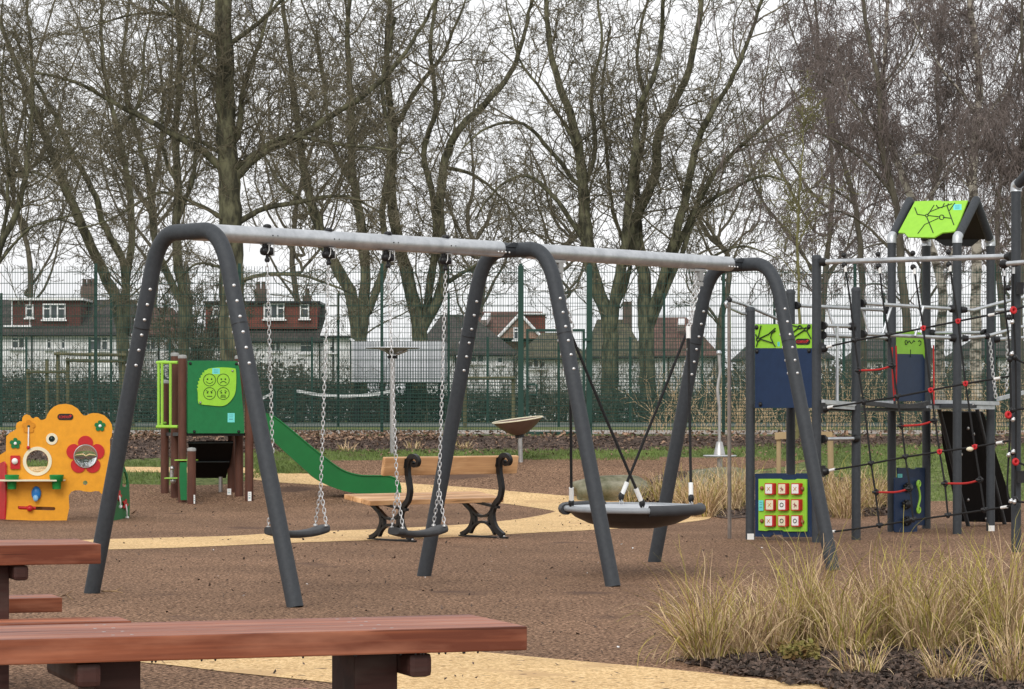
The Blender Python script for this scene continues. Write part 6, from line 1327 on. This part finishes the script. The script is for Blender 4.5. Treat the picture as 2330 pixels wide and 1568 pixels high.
# lawn blades
def scatter(poly_rows, n, h, m, w0, name, spread=.5):
    P_ = []
    for (x0, x1, y0, y1), k in zip(poly_rows, n):
        xs = rng.uniform(x0, x1, k); d0, d1 = gd(y1), gd(y0); ds = rng.uniform(d0, d1, k); P_.append(np.stack([(xs-CX)*ds/F, ds, np.interp(ds, KX, KZ)], 1))
    p = np.concatenate(P_); q = nrm(np.array([[0, 0, 1.0]])+rng.normal(size=(len(p), 3))*spread)
    V_, F_ = blades(p, q, h*rng.uniform(.5, 1.3, len(p)), np.full(len(p), w0), 3, .1, .15); return np_mesh(name, V_, F_, m, None, (0, 45, .3), True, kind='stuff')
scatter([(-20, 380, 1051, 1063), (240, 420, 1074, 1103), (580, 700, 1050, 1079), (560, 1500, 1026, 1048), (1480, 1720, 1020, 1040), (1700, 2350, 1013, 1050), (1860, 2350, 1050, 1140), (560, 600, 1079, 1090)], [2500, 1500, 3600, 9000, 2600, 9000, 8500, 200], .055, M['grass'], .006, 'grass')
# fallen leaves, bark chips and scraps
def flakes(rects, ns, sz, m, name, lift=.012, flat=.35, seed=0, keep=None):
    P_ = []
    for (x0, x1, y0, y1), k in zip(rects, ns):
        ys = rng.uniform(y0, y1, k); ds = np.array([gd(y) for y in ys]) if k < 3000 else rng.uniform(gd(y1), gd(y0), k); xs = rng.uniform(x0, x1, k); P_.append(np.stack([(xs-CX)*ds/F, ds, np.interp(ds, KX, KZ)+lift], 1))
    p = np.concatenate(P_)
    if keep is not None: p = p[keep(CX+F*p[:, 0]/p[:, 1], HY+F*(CAMH-p[:, 2])/p[:, 1])]
    n = len(p); a1 = nrm(rng.normal(size=(n, 3))*np.array([1, 1, flat])); a2 = nrm(np.cross(a1, nrm(rng.normal(size=(n, 3))*np.array([.4, .4, 1]))))
    s_ = rng.uniform(.5, 1.4, n)[:, None]*sz; up = np.array([0, 0, 1.0])*sz*.5
    V_ = np.stack([p-a1*s_, p+a2*s_*.6+up*.5, p+a1*s_*.9+up, p-a2*s_*.5], 1).reshape(-1, 3); return np_mesh(name, V_, np.arange(n*4).reshape(-1, 4), m, None, (0, 40, .2), False, kind='stuff')
flakes([(-20, 2350, 985, 1001), (560, 1000, 984, 1006), (-20, 500, 986, 1005)], [1700, 800, 600], .045, M['litter'], 'fallen_leaves', .03)
flakes([(-20, 2350, 1000, 1050)], [9000], .028, M['chip'], 'bark_chips', .02, keep=lambda x, y: y < np.interp(x, [0, 400, 560, 1500, 2350], [1050, 1046, 1029, 1024, 1014]))
flakes([(-20, 2350, 998, 1040)], [1100], .035, M['litter'], 'fallen_leaves', .03)
flakes([(1480, 2070, 1100, 1175)], [3500], .05, M['chip'], 'bark_chips', .02, keep=lambda x, y: ((x-1770)/300)**4+((y-1130)/46)**4 < 1)
flakes([(1560, 2350, 1497, 1620), (1750, 2350, 1480, 1500)], [11000, 1500], .026, M['chip'], 'bark_chips', .022, keep=lambda x, y: (y < 1504+(x-1526)*.170+5*np.sin(x*.05)) & (y > 1497-(x-1560)*.06+4*np.sin(x*.08)))
flakes([(260, 1240, 1215, 1400), (1200, 2300, 1190, 1450), (300, 1500, 1110, 1230), (330, 1300, 1400, 1520)], [170, 150, 190, 24], .017, M['chip'], 'ground_scraps', .012)
flakes([(300, 1900, 1480, 1560), (250, 1500, 1165, 1245)], [34, 40], .017, M['chip'], 'ground_scraps', .016)
flakes([(300, 1240, 1240, 1380), (1250, 2300, 1240, 1500)], [12, 16], .014, M['white'], 'ground_scraps', .012)
flakes([(300, 420, 1100, 1175), (300, 1000, 1110, 1180)], [3, 8], .05, M['litter'], 'ground_scraps', .02)

for pts, lb in (([(128, 1366), (150, 1362), (166, 1369)], 'small crooked twig on the rubber surface beside the far picnic table'), ([(330, 1106), (338, 1118), (352, 1128)], 'thin bent twig left of the slide tower posts'), ([(232, 1350), (262, 1353), (280, 1354)], 'straight thin twig at the foot of the left swing leg')):
    q = [G(x, y, .016+.012*(i % 2)) for i, (x, y) in enumerate(pts)]; t_ = MB(); t_.tube(q, [.006, .005, .003], 6); t_.tube([q[1], q[1]+Vector((.05, .03, .03))], [.004, .002], 5); t_.build('fallen_twig', M['tan'], None, label=lb, cat='twig', group='fallen twigs')
